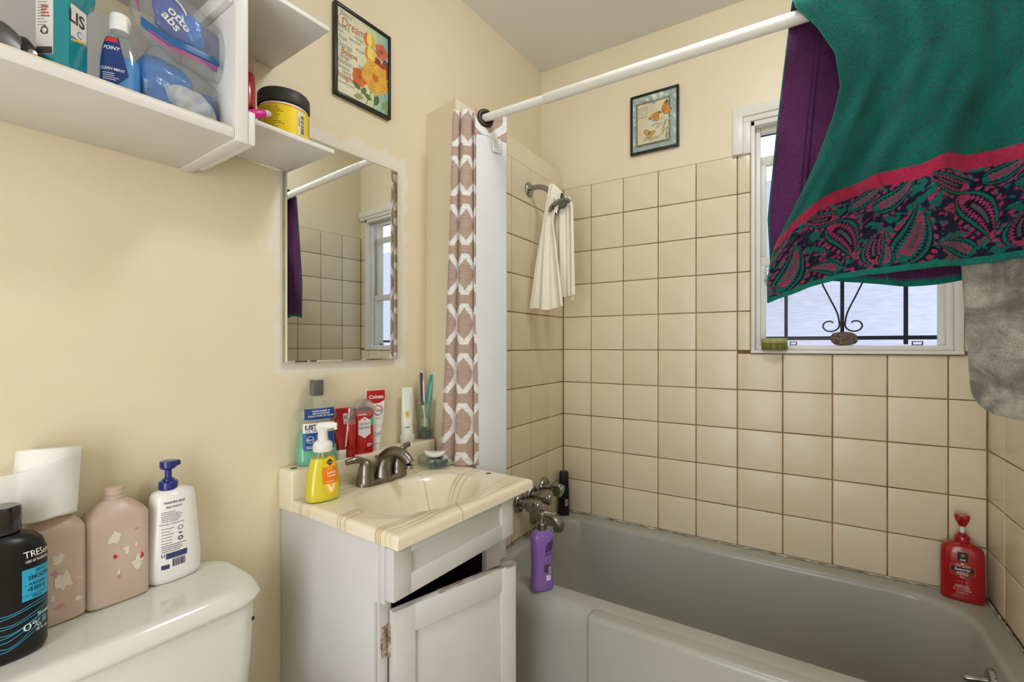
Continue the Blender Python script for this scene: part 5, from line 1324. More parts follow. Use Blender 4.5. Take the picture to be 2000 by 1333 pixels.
# white pump lotion bottle
lo = onA('lotion_bottle', 'white lotion bottle with navy pump on the tank lid', 'lotion', 0.458, 0.050, TZ, 4)
lbod = Body([(0, .027, .043, 2.6), (.004, .031, .048, 2.6), (.014, .033, .0515, 2.5), (.05, .033, .0515, 2.4), (.10, .0315, .0475, 2.4), (.15, .030, .0435, 2.4), (.178, .028, .0405, 2.4), (.186, .025, .037, 2.3), (.191, .017, .026, 2.2), (.194, .014, .018, 2)])
g = G(); lbod.mesh(g, 52); obj('bottle', g, mat('lotion_white', '#efede8', .22, coat=.3), lo, 60)
M_NAVY = mat('navy_plastic', '#1c2c78', .22, coat=.4)
ly = -0.008
lathe_part('collar', [(.0165, .190), (.0175, .193), (.0175, .206), (.0155, .2085), (.011, .210), (.011, .2135), (.009, .2145)], M_NAVY, lo, 28, (0, ly, 0))
pm = lathe_part('pump_head', [(.0065, .213), (.0062, .232), (.0125, .2345), (.0155, .238), (.0155, .2495), (.0145, .2515), (.004, .2525)], M_NAVY, lo, 28, (0, ly, 0))
g = G(); bbox(g, -.008, .008, ly + .004, ly + .022, .2385, .2505, .004, 3); obj('nozzle', g, M_NAVY, pm)
f = lbod.fn(.0006, math.radians(-24)); g = G()
txt(g, 'round-the-clock', .004, .166, .0085, f, .012, width=.036); txt(g, 'deep moisture!', .003, .157, .0085, f, 0, .4, width=.028); smudges(g, -.018, .018, .128, .151, 6, f, .28, 21); txt(g, 'cleansing, undefinement.', .0, .123, .0045, f)
smudges(g, -.018, .004, .082, .118, 6, f, .18, 22); smudges(g, -.018, .026, .066, .082, 4, f, .3, 23); loop(g, .0145, .112, .0045, .0045, .001, f); loop(g, .0145, .090, .0045, .0045, .002, f); shape(g, [(.0095, .103), (.0145, .098), (.0195, .103), (.0145, .1015)], f); txt(g, 'U', -.015, .057, .010, f, .02)
obj('back_print', g, ink('navy_print', '#2c3566'), lo, 0)
g = G(); patch(g, -.010, .026, .052, .064, f, 12, 3); patch(g, -.018, -.004, .032, .041, f, 6, 3)
for k in range(16): patch(g, .001 + k * .0014, .001 + k * .0014 + rnd.choice((.0006, .001)), .034, .050, f, 2, 2)
obj('bar_code', g, ink('navy_print_solid', '#39406a'), lo, 0)

# black shampoo bottle
bs = onA('shampoo_bottle', 'tall black shampoo bottle with blue label on the tank', 'shampoo', 0.190, 0.133, TZ, -2)
bb = Body([(0, .030, .052, 2.5), (.004, .034, .057, 2.5), (.012, .0355, .0595, 2.5), (.15, .0355, .0595, 2.5), (.165, .035, .0585, 2.5), (.180, .032, .054, 2.4), (.190, .027, .045, 2.3), (.196, .021, .034, 2.2), (.199, .018, .026, 2)])
g = G(); bb.mesh(g, 60); obj('bottle', g, mat('satin_black', '#111114', .3, spec=.45), bs, 60)
g = G(); loft(g, [sering(a, b, z, 2.3, 44) for a, b, z in ((.022, .0285, .199), (.0232, .0298, .201), (.0232, .0298, .238), (.021, .027, .2415))]); obj('cap', g, mat('gloss_black_cap', '#1d1b1a', .15, coat=.5), bs, 50)
f = bb.fn(.0006, math.radians(58)); off = -.006
g = G(); txt(g, 'TRESemmé', off - .007, .158, .0150, f, .004, align='L', width=.045); txt(g, 'USED BY PROFESSIONALS', off - .006, .150, .0058, f, .01, align='L', width=.030)
txt(g, 'SHAMPOO', off + .006, .060, .0066, f, .01, align='L'); txt(g, '0%', off - .008, .042, .0165, f, -.005, align='L'); smudges(g, off + .012, off + .024, .046, .056, 3, f, .3, 31); txt(g, '28 FL OZ', off + .004, .036, .0055, f, .02, align='L', width=.018)
obj('lettering', g, M_WINK, bs, 0)
g = G(); patch(g, off - .009, off + .026, .090, .140, f, 14, 4); lb = obj('blue_label', g, ink('label_cyan', '#2fa6cf', .35), bs, 180)
f3 = bb.fn(.0010, math.radians(58)); g = G()
txt(g, 'SILKY', off + .003, .132, .008, f3, 0, .4, align='L', width=.016); txt(g, 'SMOOTH', off - .004, .122, .0098, f3, .01, align='L', width=.027); txt(g, '- ARGAN -', off - .007, .113, .006, f3, .01, align='L', width=.026); txt(g, '48H', off - .005, .103, .0112, f3, 0, align='L', width=.020); patch(g, off - .009, off + .025, .0975, .0983, f3, 10, 2); txt(g, 'PRO', off, .092, .0055, f3, .01, align='L'); obj('lettering', g, ink('label_dark_text', '#17384a'), lb, 0)
M_CY = ink('cyan_line', '#3fb2d8')
for k in range(9):
    z0, z1, z2 = .078 - k * .0072, .076 - k * .0068 + (.004 if k < 3 else -.003) * math.sin(k * 2), .086 - k * .0042
    pts = spline([(-.036 + .0008 * k, z0, 0), (-.022, z1, 0), (-.004, (z1 + z2) / 2 + .002 * math.cos(k), 0), (.022, z2, 0)], 8)
    g = G(); 
    for a, b in zip(pts[:-1], pts[1:]): shape(g, [(a[0], a[1]), (b[0], b[1]), (b[0], b[1] + .0009), (a[0], a[1] + .0009)], f)
    obj('wave_line', g, M_CY, bs, 0)

# ================================================================== on the backsplash ledge
LZ = 0.8802
# big mouthwash bottle
ms = onA('mouthwash_bottle', 'nearly empty clear mouthwash bottle with blue label beside the mirror corner', 'mouthwash', 0.806, 0.0345, LZ, -12)
mb = Body([(0, .022, .047, 3), (.004, .0255, .052, 3), (.012, .0268, .0535, 3), (.046, .0268, .0535, 3), (.052, .0245, .0485, 3), (.058, .024, .0475, 3), (.118, .024, .0475, 3), (.124, .0255, .0515, 3), (.134, .0265, .0535, 3), (.148, .0262, .0525, 3), (.158, .024, .047, 2.7), (.166, .020, .036, 2.4), (.172, .0165, .023, 2.2), (.176, .0145, .0165, 2), (.188, .0140, .0140, 2)])
M_CLEARG = clear_mat('clear_pet', '#f7faf7', body=0.09, bodycol='#e4e4da', rough=0.05, refl=1.1)
g = G(); mb.mesh(g, 52); obj('bottle', g, M_CLEARG, ms, 50)
g = G(); mb.mesh(g, 52, z0=.001, z1=.092, inset=.0009); obj('liquid', g, mat('green_mouthwash', '#5fcab0', .1, trans=.1, sss=.3), ms, 50)
g = G(); loft(g, [sering(.0150, .0165, z, 4, 36) for z in (.190, .232)]); obj('cap_core', g, mat('dark_cap', '#26231f', .35), ms, 40)
g = G(); loft(g, [sering(a, b, z, 5, 36) for a, b, z in ((.0185, .0215, .186), (.019, .022, .189), (.0185, .021, .233), (.0175, .020, .2345))]); obj('cap_sleeve', g, M_CLEARG, ms, 40)
f, f2 = mb.fn(.0006), mb.fn(.0011)
g = G(); patch(g, -.040, .041, .126, .1555, f, 14, 5); lb = obj('neck_label', g, ink('label_deep_blue', '#173f86', .35), ms, 180)
g = G(); txt(g, 'WORKS HARDER TO', .003, .1465, .0062, f2, .015, width=.050); txt(g, 'REDUCE BUILDUP', .003, .1400, .0062, f2, .015, width=.046); txt(g, '& KILLS 99.9% OF GERMS', .003, .1332, .0062, f2, .015, width=.070); obj('lettering', g, M_WINK, lb, 0)
g = G(); patch(g, -.0435, .040, .044, .1165, mb.fn(.0028), 14, 5); lb = obj('main_label', g, ink('label_deep_blue_2', '#1c4a96', .35), ms, 180)
fm, fm2 = mb.fn(.0036), mb.fn(.0044)
g = G(); patch(g, -.0435, .040, .090, .1165, fm, 14, 3); wl_ = obj('white_band', g, ink('label_paper_white', '#e7e5df'), lb, 180)
g = G(); txt(g, 'LISTERINE', -.001, .1005, .0165, fm2, .03, width=.076); obj('lettering', g, M_KINK, wl_, 0)
g = G(); txt(g, 'ULTRACLEAN', -.001, .0915, .0100, fm2, .0, width=.074); obj('lettering', g, ink('label_blue_text', '#2c4fa0'), wl_, 0)
g = G(); loop(g, -.026, .072, .0095, .0095, .0012, fm2); txt(g, '4in1', -.026, .069, .008, fm2, .02, width=.014); smudges(g, -.010, .030, .062, .084, 4, fm2, .3, 41); smudges(g, -.036, -.008, .047, .055, 2, fm2, .4, 42); obj('lettering', g, M_WINK, lb, 0)

def squeeze_tube(t, w, h, r0, m, z0=.022, name='tube', tw=.0022, n=40, e0=2.0):
    g = G(); R = []
    for k in range(15):
        q = k / 14; s = q ** 1.15
        a = r0 * (1 - s) + tw * s; b = r0 * (1 - s) + (w / 2) * s + .12 * r0 * math.sin(PI * q)
        R.append(sering(a, b, z0 + (h - z0) * q, e0 + 1.2 * q, n))
    loft(g, R); o = obj(name, g, m, t, 60)
    b_ = Body([(z0 + (h - z0) * (k / 14), r0 * (1 - (k / 14) ** 1.15) + tw * (k / 14) ** 1.15, r0 * (1 - (k / 14) ** 1.15) + (w / 2) * (k / 14) ** 1.15 + .12 * r0 * math.sin(PI * k / 14), e0 + 1.2 * k / 14) for k in range(15)])
    return o, b_
M_RED = mat('red_plastic', '#b5161f', .2, coat=.4, spec=.5); M_DRED = mat('deep_red_plastic', '#9c1018', .22, coat=.4)
rt = onA('red_tube', 'red squeeze tube standing on its white cap', 'tube', 0.876, 0.043, LZ, -8)
lathe_part('cap', [(.0155, 0), (.0165, .002), (.0165, .026), (.0145, .029)], M_WPL, rt)
o, tb = squeeze_tube(rt, .066, .146, .0165, M_DRED, .028)
f = tb.fn(.0007)
g = G(); sheet(g, np.array([[f(y0 + .006 * k, z) for k in (0, 1)] for z in np.linspace(.034, .144, 20) for y0 in [float(np.interp(z, [.034, .146], [.006, .024]))]]).transpose(1, 0, 2)); obj('white_stripe', g, M_WINK, rt, 180)
g = G(); patch(g, .006, .018, .100, .130, f, 4, 3); bc = obj('barcode_panel', g, ink('barcode_paper_2', '#dad3cc'), rt, 180)
g = G()
for k in range(8): patch(g, .0075, .0165, .102 + k * .0033, .102 + k * .0033 + rnd.choice((.001, .002)), tb.fn(.0012), 3, 2)
obj('barcode', g, M_KINK, bc, 0)

M_CLEARCAP = clear_mat('clear_dome', '#f3eceb', body=.16, bodycol='#dccfca', rough=.08, refl=1.1)
def deodorant(t, ry, rx, h, label=True):
    b = Body([(0, rx * .93, ry * .95, 3.2), (.003, rx, ry, 3.2), (h * .80, rx, ry, 3.2)])
    g = G(); b.mesh(g, 44); obj('stick_body', g, M_RED, t, 40)
    g = G(); c = Body([(h * .70, rx * 1.03, ry * 1.03, 3.2), (h * .88, rx * 1.02, ry * 1.02, 3.2), (h * .94, rx * .95, ry * .93, 3.0), (h * .98, rx * .78, ry * .72, 2.6), (h, rx * .4, ry * .4, 2.2)]); c.mesh(g, 44, cap0=False); obj('clear_cap', g, M_CLEARCAP, t, 60)
    g = G(); Body([(h * .80, rx * .9, ry * .9, 3), (h * .835, rx * .82, ry * .84, 2.8), (h * .85, rx * .5, ry * .5, 2.4)]).mesh(g, 36); obj('stick_top', g, mat('dark_blue_gel', '#4a3a58', .3), t, 50)
    return b
d2 = onA('deodorant_stick', 'red stick seen edge-on between the red tube and the labelled deodorant', 'deodorant', 0.9140, 0.036, LZ, 60)
deodorant(d2, .026, .0145, .138)
d1 = onA('deodorant_stick', 'red deodorant stick with a white six-sided label and clear cap', 'deodorant', 0.960, 0.036, LZ, -16)
db = deodorant(d1, .0305, .017, .164)
f, f2 = db.fn(.0006), db.fn(.0011)
hexp = [(-.002, .112), (.0165, .101), (.0165, .060), (-.002, .047), (-.0205, .060), (-.0205, .101)]
def fan(g, poly, fn):
    c = np.mean(poly, 0); P_ = []
    for i in range(len(poly)):
        a, b = np.array(poly[i]), np.array(poly[(i + 1) % len(poly)])
        for k in range(4): P_.append(a + (b - a) * k / 4)
    n = len(P_); return g.add([fn(*c)] + [fn(*(c + (p - c) * .5)) for p in P_] + [fn(*p) for p in P_], [(0, 1 + i, 1 + (i + 1) % n) for i in range(n)] + [(1 + i, 1 + n + i, 1 + n + (i + 1) % n, 1 + (i + 1) % n) for i in range(n)])
g = G(); fan(g, [(.008, .100), (.027, .112), (.027, .086), (.010, .082)], f); obj('teal_flash', g, ink('label_teal', '#35b5a2'), d1, 180)
g = G(); fan(g, hexp, db.fn(.0009)); lb = obj('label', g, ink('label_soft_white', '#e0d5d6'), d1, 180)
g = G(); txt(g, 'Old Spice', -.002, .088, .0105, db.fn(.0014), .0, .35, width=.030); disc(g, -.002, .104, .003, .0022, db.fn(.0014), 10); obj('lettering', g, ink('label_red_text', '#b02a35'), lb, 0)
g = G(); txt(g, 'PURE SPORT', -.002, .0755, .0105, db.fn(.0014), .02, width=.034); obj('lettering', g, ink('label_teal_text', '#3fa99a'), lb, 0)
g = G(); smudges(g, .006, .024, .020, .032, 3, f, .5, 51); smudges(g, -.02, .004, .117, .122, 1, f, .5, 52); obj('fine_print', g, M_WINK, d1, 0)

ct_ = onA('toothpaste_tube', 'white toothpaste tube with red crimped top standing on its cap', 'toothpaste', 1.013, 0.028, LZ, -14)
lathe_part('cap', [(.0135, 0), (.0145, .002), (.0155, .020), (.0135, .023)], M_WPL, ct_)
o, tb = squeeze_tube(ct_, .066, .187, .0175, mat('white_tube_film', '#ebe7e4', .25, coat=.3), .022)
f, f2 = tb.fn(.0008), tb.fn(.0014)
g = G(); patch(g, -.0305, .0305, .156, .1865, f, 12, 6)
sheet(g, np.array([[f(-.0295 + .059 * i / 14, .156 - (.010 * math.sin(PI * i / 14)) * k) for k in (0, .5, 1)] for i in range(15)])); rb = obj('red_end', g, M_RED, ct_, 180)
g = G(); txt(g, 'Colgate', 0, .1615, .0155, f2, .02, .15, width=.048); obj('lettering', g, M_WINK, rb, 0)
for c_, a0, a1 in (('#c7404f', 0, 1.6), ('#d7a53f', 1.6, 3.1), ('#6a62b0', 3.1, 4.7), ('#3f86b8', 4.7, 6.28)):
    g = G(); ringp(g, .004, .124, .0135, .0165, f, 12, a0, a1); obj('ring_arc', g, ink('ring_' + c_[1:], c_), ct_, 0)
g = G(); txt(g, 'Total', .004, .1195, .0135, f, .01, .2, width=.024); obj('lettering', g, ink('gold_grey_text', '#8a7a4a'), ct_, 0)
g = G(); smudges(g, -.006, .020, .096, .101, 1, f, .5, 61); loop(g, -.003, .075, .0055, .0055, .0007, f); loop(g, .0115, .075, .0055, .0055, .0007, f); smudges(g, -.010, .016, .042, .052, 2, f, .35, 62); obj('fine_print', g, ink('tube_grey_print', '#9a979c'), ct_, 0)
g = G(); sheet(g, np.array([[f(-.013 + .028 * i / 12, .058 + .008 * math.sin(i / 12 * PI) * -1 + .0035 * k) for k in (0, 1)] for i in range(13)])); obj('lilac_swoosh', g, ink('lilac_print', '#b4b2cf'), ct_, 0)

wt = onA('lotion_tube', 'white face wash tube with yellow daisy print next to the tumbler', 'tube', 1.143, 0.031, LZ, -6)
g = G(); loft(g, [sering(a, b, z, 2.6, 36) for a, b, z in ((.018, .0225, 0), (.019, .0235, .002), (.019, .0240, .026), (.018, .0228, .028))]); obj('cap', g, mat('frosted_cap', '#d8d8cc', .35), wt)
o, tb = squeeze_tube(wt, .040, .186, .0195, mat('pearl_tube', '#e9e9e2', .3, coat=.2), .028, tw=.002)
tb_f = tb.fn(.0008)
for k in range(10):
    a = 2 * PI * k / 10; g = G()
    c_, s_ = math.cos(a), math.sin(a); shape(g, [(-.010 + c_ * .003, .098 + s_ * .003), (-.010 + c_ * .009 - s_ * .003, .098 + s_ * .009 + c_ * .003), (-.010 + c_ * .014, .098 + s_ * .014), (-.010 + c_ * .009 + s_ * .003, .098 + s_ * .009 - c_ * .003)], tb_f); obj('petal', g, ink('petal_yellow' if not k else 'petal_yellow_', '#e3d27a'), wt, 0)
g = G(); disc(g, -.010, .098, .0045, .0045, tb.fn(.0012), 14); obj('daisy_centre', g, ink('daisy_gold', '#d5a81e'), wt, 0)
g = G(); smudges(g, .006, .016, .05, .16, 22, tb_f, .35, 71, .6); obj('fine_print', g, ink('grey_tube_print', '#a9aaa4'), wt, 0)
g = G(); patch(g, -.018, -.004, .052, .056, tb_f, 4, 2); obj('green_stripe', g, ink('green_print', '#5f9a5a'), wt, 0)

# tumbler, toothbrushes, beads
M_TUMB = clear_mat('tumbler_glass', '#f8fbf7', body=.045, bodycol='#e6ece2', rough=.03, refl=1.2)
gu, gd = 1.2245, 0.033
tm = onA('tumbler', 'clear glass tumbler with coloured beads and two toothbrushes', 'glass', gu, gd, LZ)
g = G(); lathe(g, [(.0235, 0), (.0255, .002), (.0262, .006), (.0345, .132), (.0350, .134), (.0335, .1345), (.0328, .132), (.0246, .008), (.0005, .007)], 40); obj('glass', g, M_TUMB, tm, 40)
def bead(x, y, z, r, c, where, i):
    k = 'bead_' + c[1:]
    m = bpy.data.materials.get(k) or mat(k, c, .05, spec=.7, trans=.5, coat=.6)
    if ('bd', c) not in _tm:
        g = G(); lathe(g, [(.0001, -.55), (.55, -.46), (.92, -.2), (1.0, 0), (.92, .22), (.6, .46), (.0001, .56)], 14); me_o = obj('glass_bead', g, m, None, 60); _tm[('bd', c)] = me_o.data
        bpy.data.objects.remove(me_o)
    o = bpy.data.objects.new('glass_bead', _tm[('bd', c)]); o.scale = (r, r, r); o.location = A(*[x, y, z]) ; o.rotation_euler = (rnd.uniform(-.5, .5), rnd.uniform(-.5, .5), 0)
    nm = {'#1d3fa8': 'royal blue', '#2f6fd0': 'bright blue', '#28264f': 'dark violet', '#1f9a54': 'sea green', '#2b7fc4': 'sky blue', '#3fae4a': 'leaf green', '#16357a': 'navy blue', '#1f63b4': 'clear blue', '#1c2550': 'near-black blue', '#1f8f3c': 'emerald green', '#1b6a7c': 'dark teal', '#58c42e': 'lime green'}[c]
    COL.objects.link(o); tag(o, nm + where[0], where[1], nm + ' ' + where[2]); return o
WT = (' glass bead at the bottom of the toothbrush tumbler', 'glass bead', 'beads in the tumbler')
i = 0
for lay, (rad, n, z) in enumerate(((.0165, 6, .0125), (.002, 1, .0125), (.0155, 6, .0212), (.003, 1, .0215), (.012, 4, .0295))):
    for k in range(n):
        a = 2 * PI * k / n + lay * .5
        bead(gu + rad * math.sin(a), gd + rad * math.cos(a), LZ + z, .0073, ('#1d3fa8', '#2f6fd0', '#28264f', '#1f9a54', '#2b7fc4', '#3fae4a')[(i * 5 + lay) % 6], WT, i); i += 1
def toothbrush(label, p0, p1, m1, m2, flip=1.0):
    """p0 bristle end, p1 handle end, in wall coordinates (u,d,z)"""
    a, b = Vector(A(*p0)), Vector(A(*p1)); ax = (b - a); L = ax.length
    t = thing('toothbrush', label, 'toothbrush', a, 0.0, 'toothbrushes in the tumbler')
    q = ax.to_track_quat('Z', 'X'); t.rotation_mode = 'QUATERNION'; t.rotation_quaternion = q
    g = G(); tube(g, spline([(0, 0, .002), (0, 0, .026), (0, .0015, .05), (0, .003, .075), (0, .002, .11), (0, .0, L)], 5), [.0062] * 5 + [.0052] * 2 + [.0036] * 6 + [.0056] * 5 + [.0078] * 6 + [.005] * 2, 12, flat=.75); obj('handle', g, m1, t, 60)
    g = G(); tube(g, spline([(-.0035 * flip, .003, .078), (-.0042 * flip, .0025, .10), (-.0042 * flip, .0015, .13), (-.0030 * flip, .0, L - .004)], 5), .0052, 10); obj('grip', g, m2, t, 60)
    g = G()
    for k in range(7):
        for s in (-1, 0, 1): tube(g, [(0.003, s * .0028, .004 + k * .0034), (0.013, s * .003, .004 + k * .0034)], .0012, 6)
    obj('bristles', g, mat('bristle_' + label[:5], '#dfe6ea', .6), t, 60, kind='stuff')
toothbrush('purple and white toothbrush standing in the tumbler', (gu - .004, gd + .004, LZ + .042), (gu - .020, gd + .004, LZ + .238), M_WPL, mat('purple_grip', '#4a2350', .4), 1)
toothbrush('teal toothbrush leaning to the right in the tumbler', (gu + .002, gd - .008, LZ + .040), (gu + .032, gd + .002, LZ + .226), mat('aqua_plastic', '#7fc9c4', .3), mat('teal_grip', '#2f9a94', .4), -1)

# ================================================================== on the sink top
so = onA('hand_soap', 'yellow foaming hand soap bottle with white pump and orange label', 'soap dispenser', 0.768, 0.124, CZ + .0004, -12)
sbod = Body([(0, .022, .0385, 2.5), (.004, .026, .042, 2.5), (.012, .0275, .0435, 2.4), (.04, .0272, .0428, 2.4), (.07, .026, .0395, 2.3), (.10, .0235, .033, 2.2), (.118, .0215, .0275, 2.1), (.128, .0205, .0235, 2), (.134, .0205, .0215, 2)])
g = G(); sbod.mesh(g, 48); obj('bottle', g, clear_mat('clear_soap_bottle', '#f4f4e4', body=.06, bodycol='#e6e4c4', rough=.04, refl=1.1), so, 60)
g = G(); sbod.mesh(g, 48, z0=.002, z1=.111, inset=.001); obj('soap', g, mat('yellow_soap', '#efe00a', .12, sss=.35), so, 60)
lathe_part('collar', [(.0235, .128), (.0245, .131), (.0245, .143), (.0225, .150), (.0165, .155), (.0125, .1565)], M_WPL, so, 32)
pm = lathe_part('pump_stem', [(.0125, .155), (.0122, .180), (.0135, .183), (.0135, .188)], M_WPL, so, 28)
dv = Vector((math.cos(math.radians(47)), math.sin(math.radians(47)), 0))
g = G(); tube(g, [tuple(dv * a + Vector((0, 0, z))) for a, z in ((-.016, .186), (-.006, .1905), (.010, .1935), (.028, .1955), (.037, .1955))], [.008, .0125, .0105, .0075, .006], 14, flat=.6); obj('nozzle', g, M_WPL, pm, 60)
g = G(); tube(g, [tuple(dv * .033 + Vector((0, 0, .1945))), tuple(dv * .034 + Vector((0, 0, .184)))], .004, 10); obj('nozzle_tip', g, M_WPL, pm, 60)
g = G(); tube(g, [(0, 0, .012), (0, 0, .13)], .0022, 8); obj('dip_tube', g, M_WPL, so, 60)
ry = math.radians(26); f = sbod.fn(.0006, ry); f2 = sbod.fn(.0011, ry); f3 = sbod.fn(.0016, ry)
def oval(zz): return .0195 * math.sqrt(max(0, 1 - ((zz - .066) / .050) ** 2))
def band(z0, z1, fn, n=16): 
    Zs = np.linspace(z0, z1, n); return np.array([[fn(-oval(z) + 2 * oval(z) * k / 8 - .002, z) for z in Zs] for k in range(9)])
g = G(); sheet(g, band(.0165, .1155, f)); lb = obj('label', g, ink('label_lemon', '#f2c21e', .4), so, 180)
g = G(); sheet(g, band(.047, .089, f2)); ob = obj('orange_band', g, ink('label_orange_bright', '#f07d16', .4), lb, 180)
g = G(); txt(g, 'Lemon', .000, .072, .0105, f3, .02, width=.023); txt(g, 'Scented', .000, .064, .0085, f3, .02, width=.022); smudges(g, -.013, .011, .0505, .054, 1, f3, .5, 81); smudges(g, -.010, .008, .083, .086, 1, f3, .5, 82); obj('lettering', g, ink('label_cream', '#f7ecd2'), ob, 0)
g = G(); fan(g, [(-.002, .1105), (.0075, .101), (-.002, .0915), (-.0115, .101)], f2); em = obj('emblem', g, ink('emblem_dark', '#3b3636'), lb, 180)
g = G(); patch(g, -.009, .005, .0995, .1025, f3, 4, 2); obj('emblem_band', g, ink('emblem_grey', '#8a8580'), em, 0)
g = G(); fan(g, [(-.013, .046), (-.006, .046), (-.001, .030), (.004, .046), (.009, .046), (.001, .024), (-.005, .024)], f2); obj('pale_rays', g, ink('label_pale', '#f6e3b0'), lb, 180)

du_, dd_, dr_ = 1.1825, 0.122, 0.0578
sd = onA('soap_dish', 'round clear glass soap dish filled with coloured beads', 'soap dish', du_, dd_, CZ + .0003)
sd.scale = (1.08, 1.08, 1.08)
g = G(); lathe(g, [(.048, 0), (.052, .002), (.0535, .006), (.0535, .029), (.0528, .0305), (.0505, .0305), (.0498, .028), (.049, .006), (.0005, .005)], 48); obj('glass_wall', g, M_TUMB, sd, 40)
g = G(); lathe(g, [(.0497, .0262), (.0497, .0275), (.0005, .0265)], 48, cap0=False, cap1=True); obj('glass_tray', g, M_TUMB, sd, 40)
WD = (' glass bead inside the round soap dish', 'glass bead', 'beads in the soap dish')
for lay, (rad, n, z) in enumerate(((.040, 13, .0115), (.026, 8, .0115), (.0105, 4, .0115), (.038, 12, .0198), (.023, 7, .0198), (.008, 3, .0198))):
    for k in range(n):
        a = 2 * PI * k / n + lay * .37
        if math.cos(a - 4.0) > .55 and rad > .02: continue
        bead(du_ + rad * math.sin(a), dd_ + rad * math.cos(a), CZ + .0003 + z, .0078, ('#16357a', '#1f63b4', '#1c2550', '#1f8f3c', '#1b6a7c', '#58c42e')[(k * 5 + lay * 2) % 6], WD, k)
bar_ = onA('soap_bar', 'white bar of soap resting on the glass soap dish', 'soap', 1.182, 0.122, CZ + .0299, -55)
g = G(); loft(g, [[(p[0], p[1], z + .010 * (p[1] / .036) ** 2) for p in sering(a, b, 0, 2.6, 40)] for a, b, z in ((.014, .026, 0), (.019, .033, .003), (.0205, .036, .008), (.019, .034, .0125), (.014, .027, .015))]); obj('bar', g, mat('soap_white', '#f1ede2', .4, sss=.2), bar_, 60)
g = G(); loft(g, [[(p[0], p[1], .0151 + .010 * (p[1] / .036) ** 2) for p in sering(a, b, 0, 2.6, 32)] for a, b in ((.009, .019), (.0083, .018))]); obj('pressed_ring', g, mat('soap_white_2', '#e6e0d2', .5), bar_, 60)

# ================================================================== round the tub
pu = thing('body_wash', 'lilac pump bottle standing on the tub rim near the taps', 'body wash', (-0.7365, 1.350, RIM), math.radians(-38))
pb = Body([(0, .022, .036, 2.5), (.003, .0255, .0395, 2.5), (.010, .0262, .0405, 2.5), (.04, .0245, .0375, 2.5), (.09, .0235, .0355, 2.5), (.14, .025, .0375, 2.5), (.170, .0255, .0385, 2.5), (.180, .0235, .036, 2.4), (.192, .0165, .024, 2.2), (.197, .0135, .016, 2)])
g = G(); pb.mesh(g, 48); obj('bottle', g, mat('lilac_plastic', '#8a62b8', .25, coat=.3, var=.12, vscale=8), pu, 60)
lathe_part('collar', [(.0165, .195), (.0175, .197), (.0175, .216), (.0155, .218)], M_NICKEL, pu)
pm = lathe_part('pump_head', [(.0085, .216), (.0075, .222), (.006, .228), (.006, .236), (.013, .239), (.0135, .247), (.010, .250)], M_NICKEL, pu)
pd = Vector((math.cos(math.radians(70)), math.sin(math.radians(70)), 0))
g = G(); tube(g, spline([tuple(pd * a + Vector((0, 0, z))) for a, z in ((0, .244), (.016, .246), (.032, .243), (.044, .245), (.050, .243))], 4), [.010] * 4 + [.0085] * 5 + [.0065] * 5 + [.0045] * 3, 12, flat=.7); obj('nozzle', g, M_NICKEL, pm, 60)
ry = math.radians(20); f = pb.fn(.0006, ry); f2 = pb.fn(.0011, ry)
M_VIO = ink('dark_violet_print', '#4b3560')
for k, (z0, z1, y0, y1, sl) in enumerate(((.150, .158, .000, .026, .006), (.138, .148, -.006, .026, .008), (.124, .136, -.006, .020, .008), (.116, .120, -.008, .016, .004))):
    g = G(); sheet(g, np.array([[f(y0 + (y1 - y0) * i / 8, z0 + (z1 - z0) * j + sl * i / 8) for j in (0, .5, 1)] for i in range(9)])); obj('script_stroke', g, M_VIO, pu, 180)
g = G(); patch(g, -.004, .006, .094, .108, f, 5, 3); bc = obj('code_panel', g, ink('violet_paper', '#a58cc0'), pu, 180)
g = G(); patch(g, -.002, .004, .096, .106, f2, 4, 2); obj('code_mark', g, ink('violet_mark', '#5a4470'), bc, 180)
g = G(); patch(g, -.010, .012, .060, .086, f, 6, 4); obj('dark_panel', g, M_VIO, pu, 180)
g = G(); patch(g, .005, .015, .054, .078, f2, 4, 4); bc = obj('barcode_panel', g, ink('pale_lilac_paper', '#cdbfda'), pu, 180)
g = G()
for k in range(7): patch(g, .006, .0125, .0555 + k * .0031, .0555 + k * .0031 + .0014, pb.fn(.0016, ry), 3, 2)
obj('barcode', g, M_KINK, bc, 0)
g = G(); patch(g, -.003, .014, .034, .051, f, 5, 4); obj('white_sticker', g, ink('sticker_white', '#d9d3e0'), pu, 180)

bk = thing('shampoo_bottle', 'slim black bottle in the tub corner behind the taps', 'shampoo', (-0.9665, 1.990, RIM), math.radians(-58))
kb = Body([(0, .0165, .024, 2.8), (.003, .0185, .026, 2.8), (.06, .0190, .0265, 2.8), (.12, .0175, .0245, 2.8), (.150, .0165, .0225, 3)])
g = G(); kb.mesh(g, 40); obj('bottle', g, M_BPL, bk, 50)
g = G(); loft(g, [sering(a, b, z, 3.4, 40) for a, b, z in ((.0168, .0228, .151), (.0168, .0228, .153), (.015, .0205, .2), (.0135, .0185, .206))]); obj('cap', g, mat('matt_black_cap', '#0e0e10', .4), bk, 40)
f = kb.fn(.0006, math.radians(30)); g = G(); patch(g, -.006, .008, .048, .078, f, 4, 4); st_ = obj('sticker', g, ink('sticker_grey', '#b9b6ae'), bk, 180)
g = G()
for k in range(7): patch(g, -.004, .006, .052 + k * .0034, .0535 + k * .0034, kb.fn(.0011, math.radians(30)), 3, 2)
obj('barcode', g, M_KINK, st_, 0)

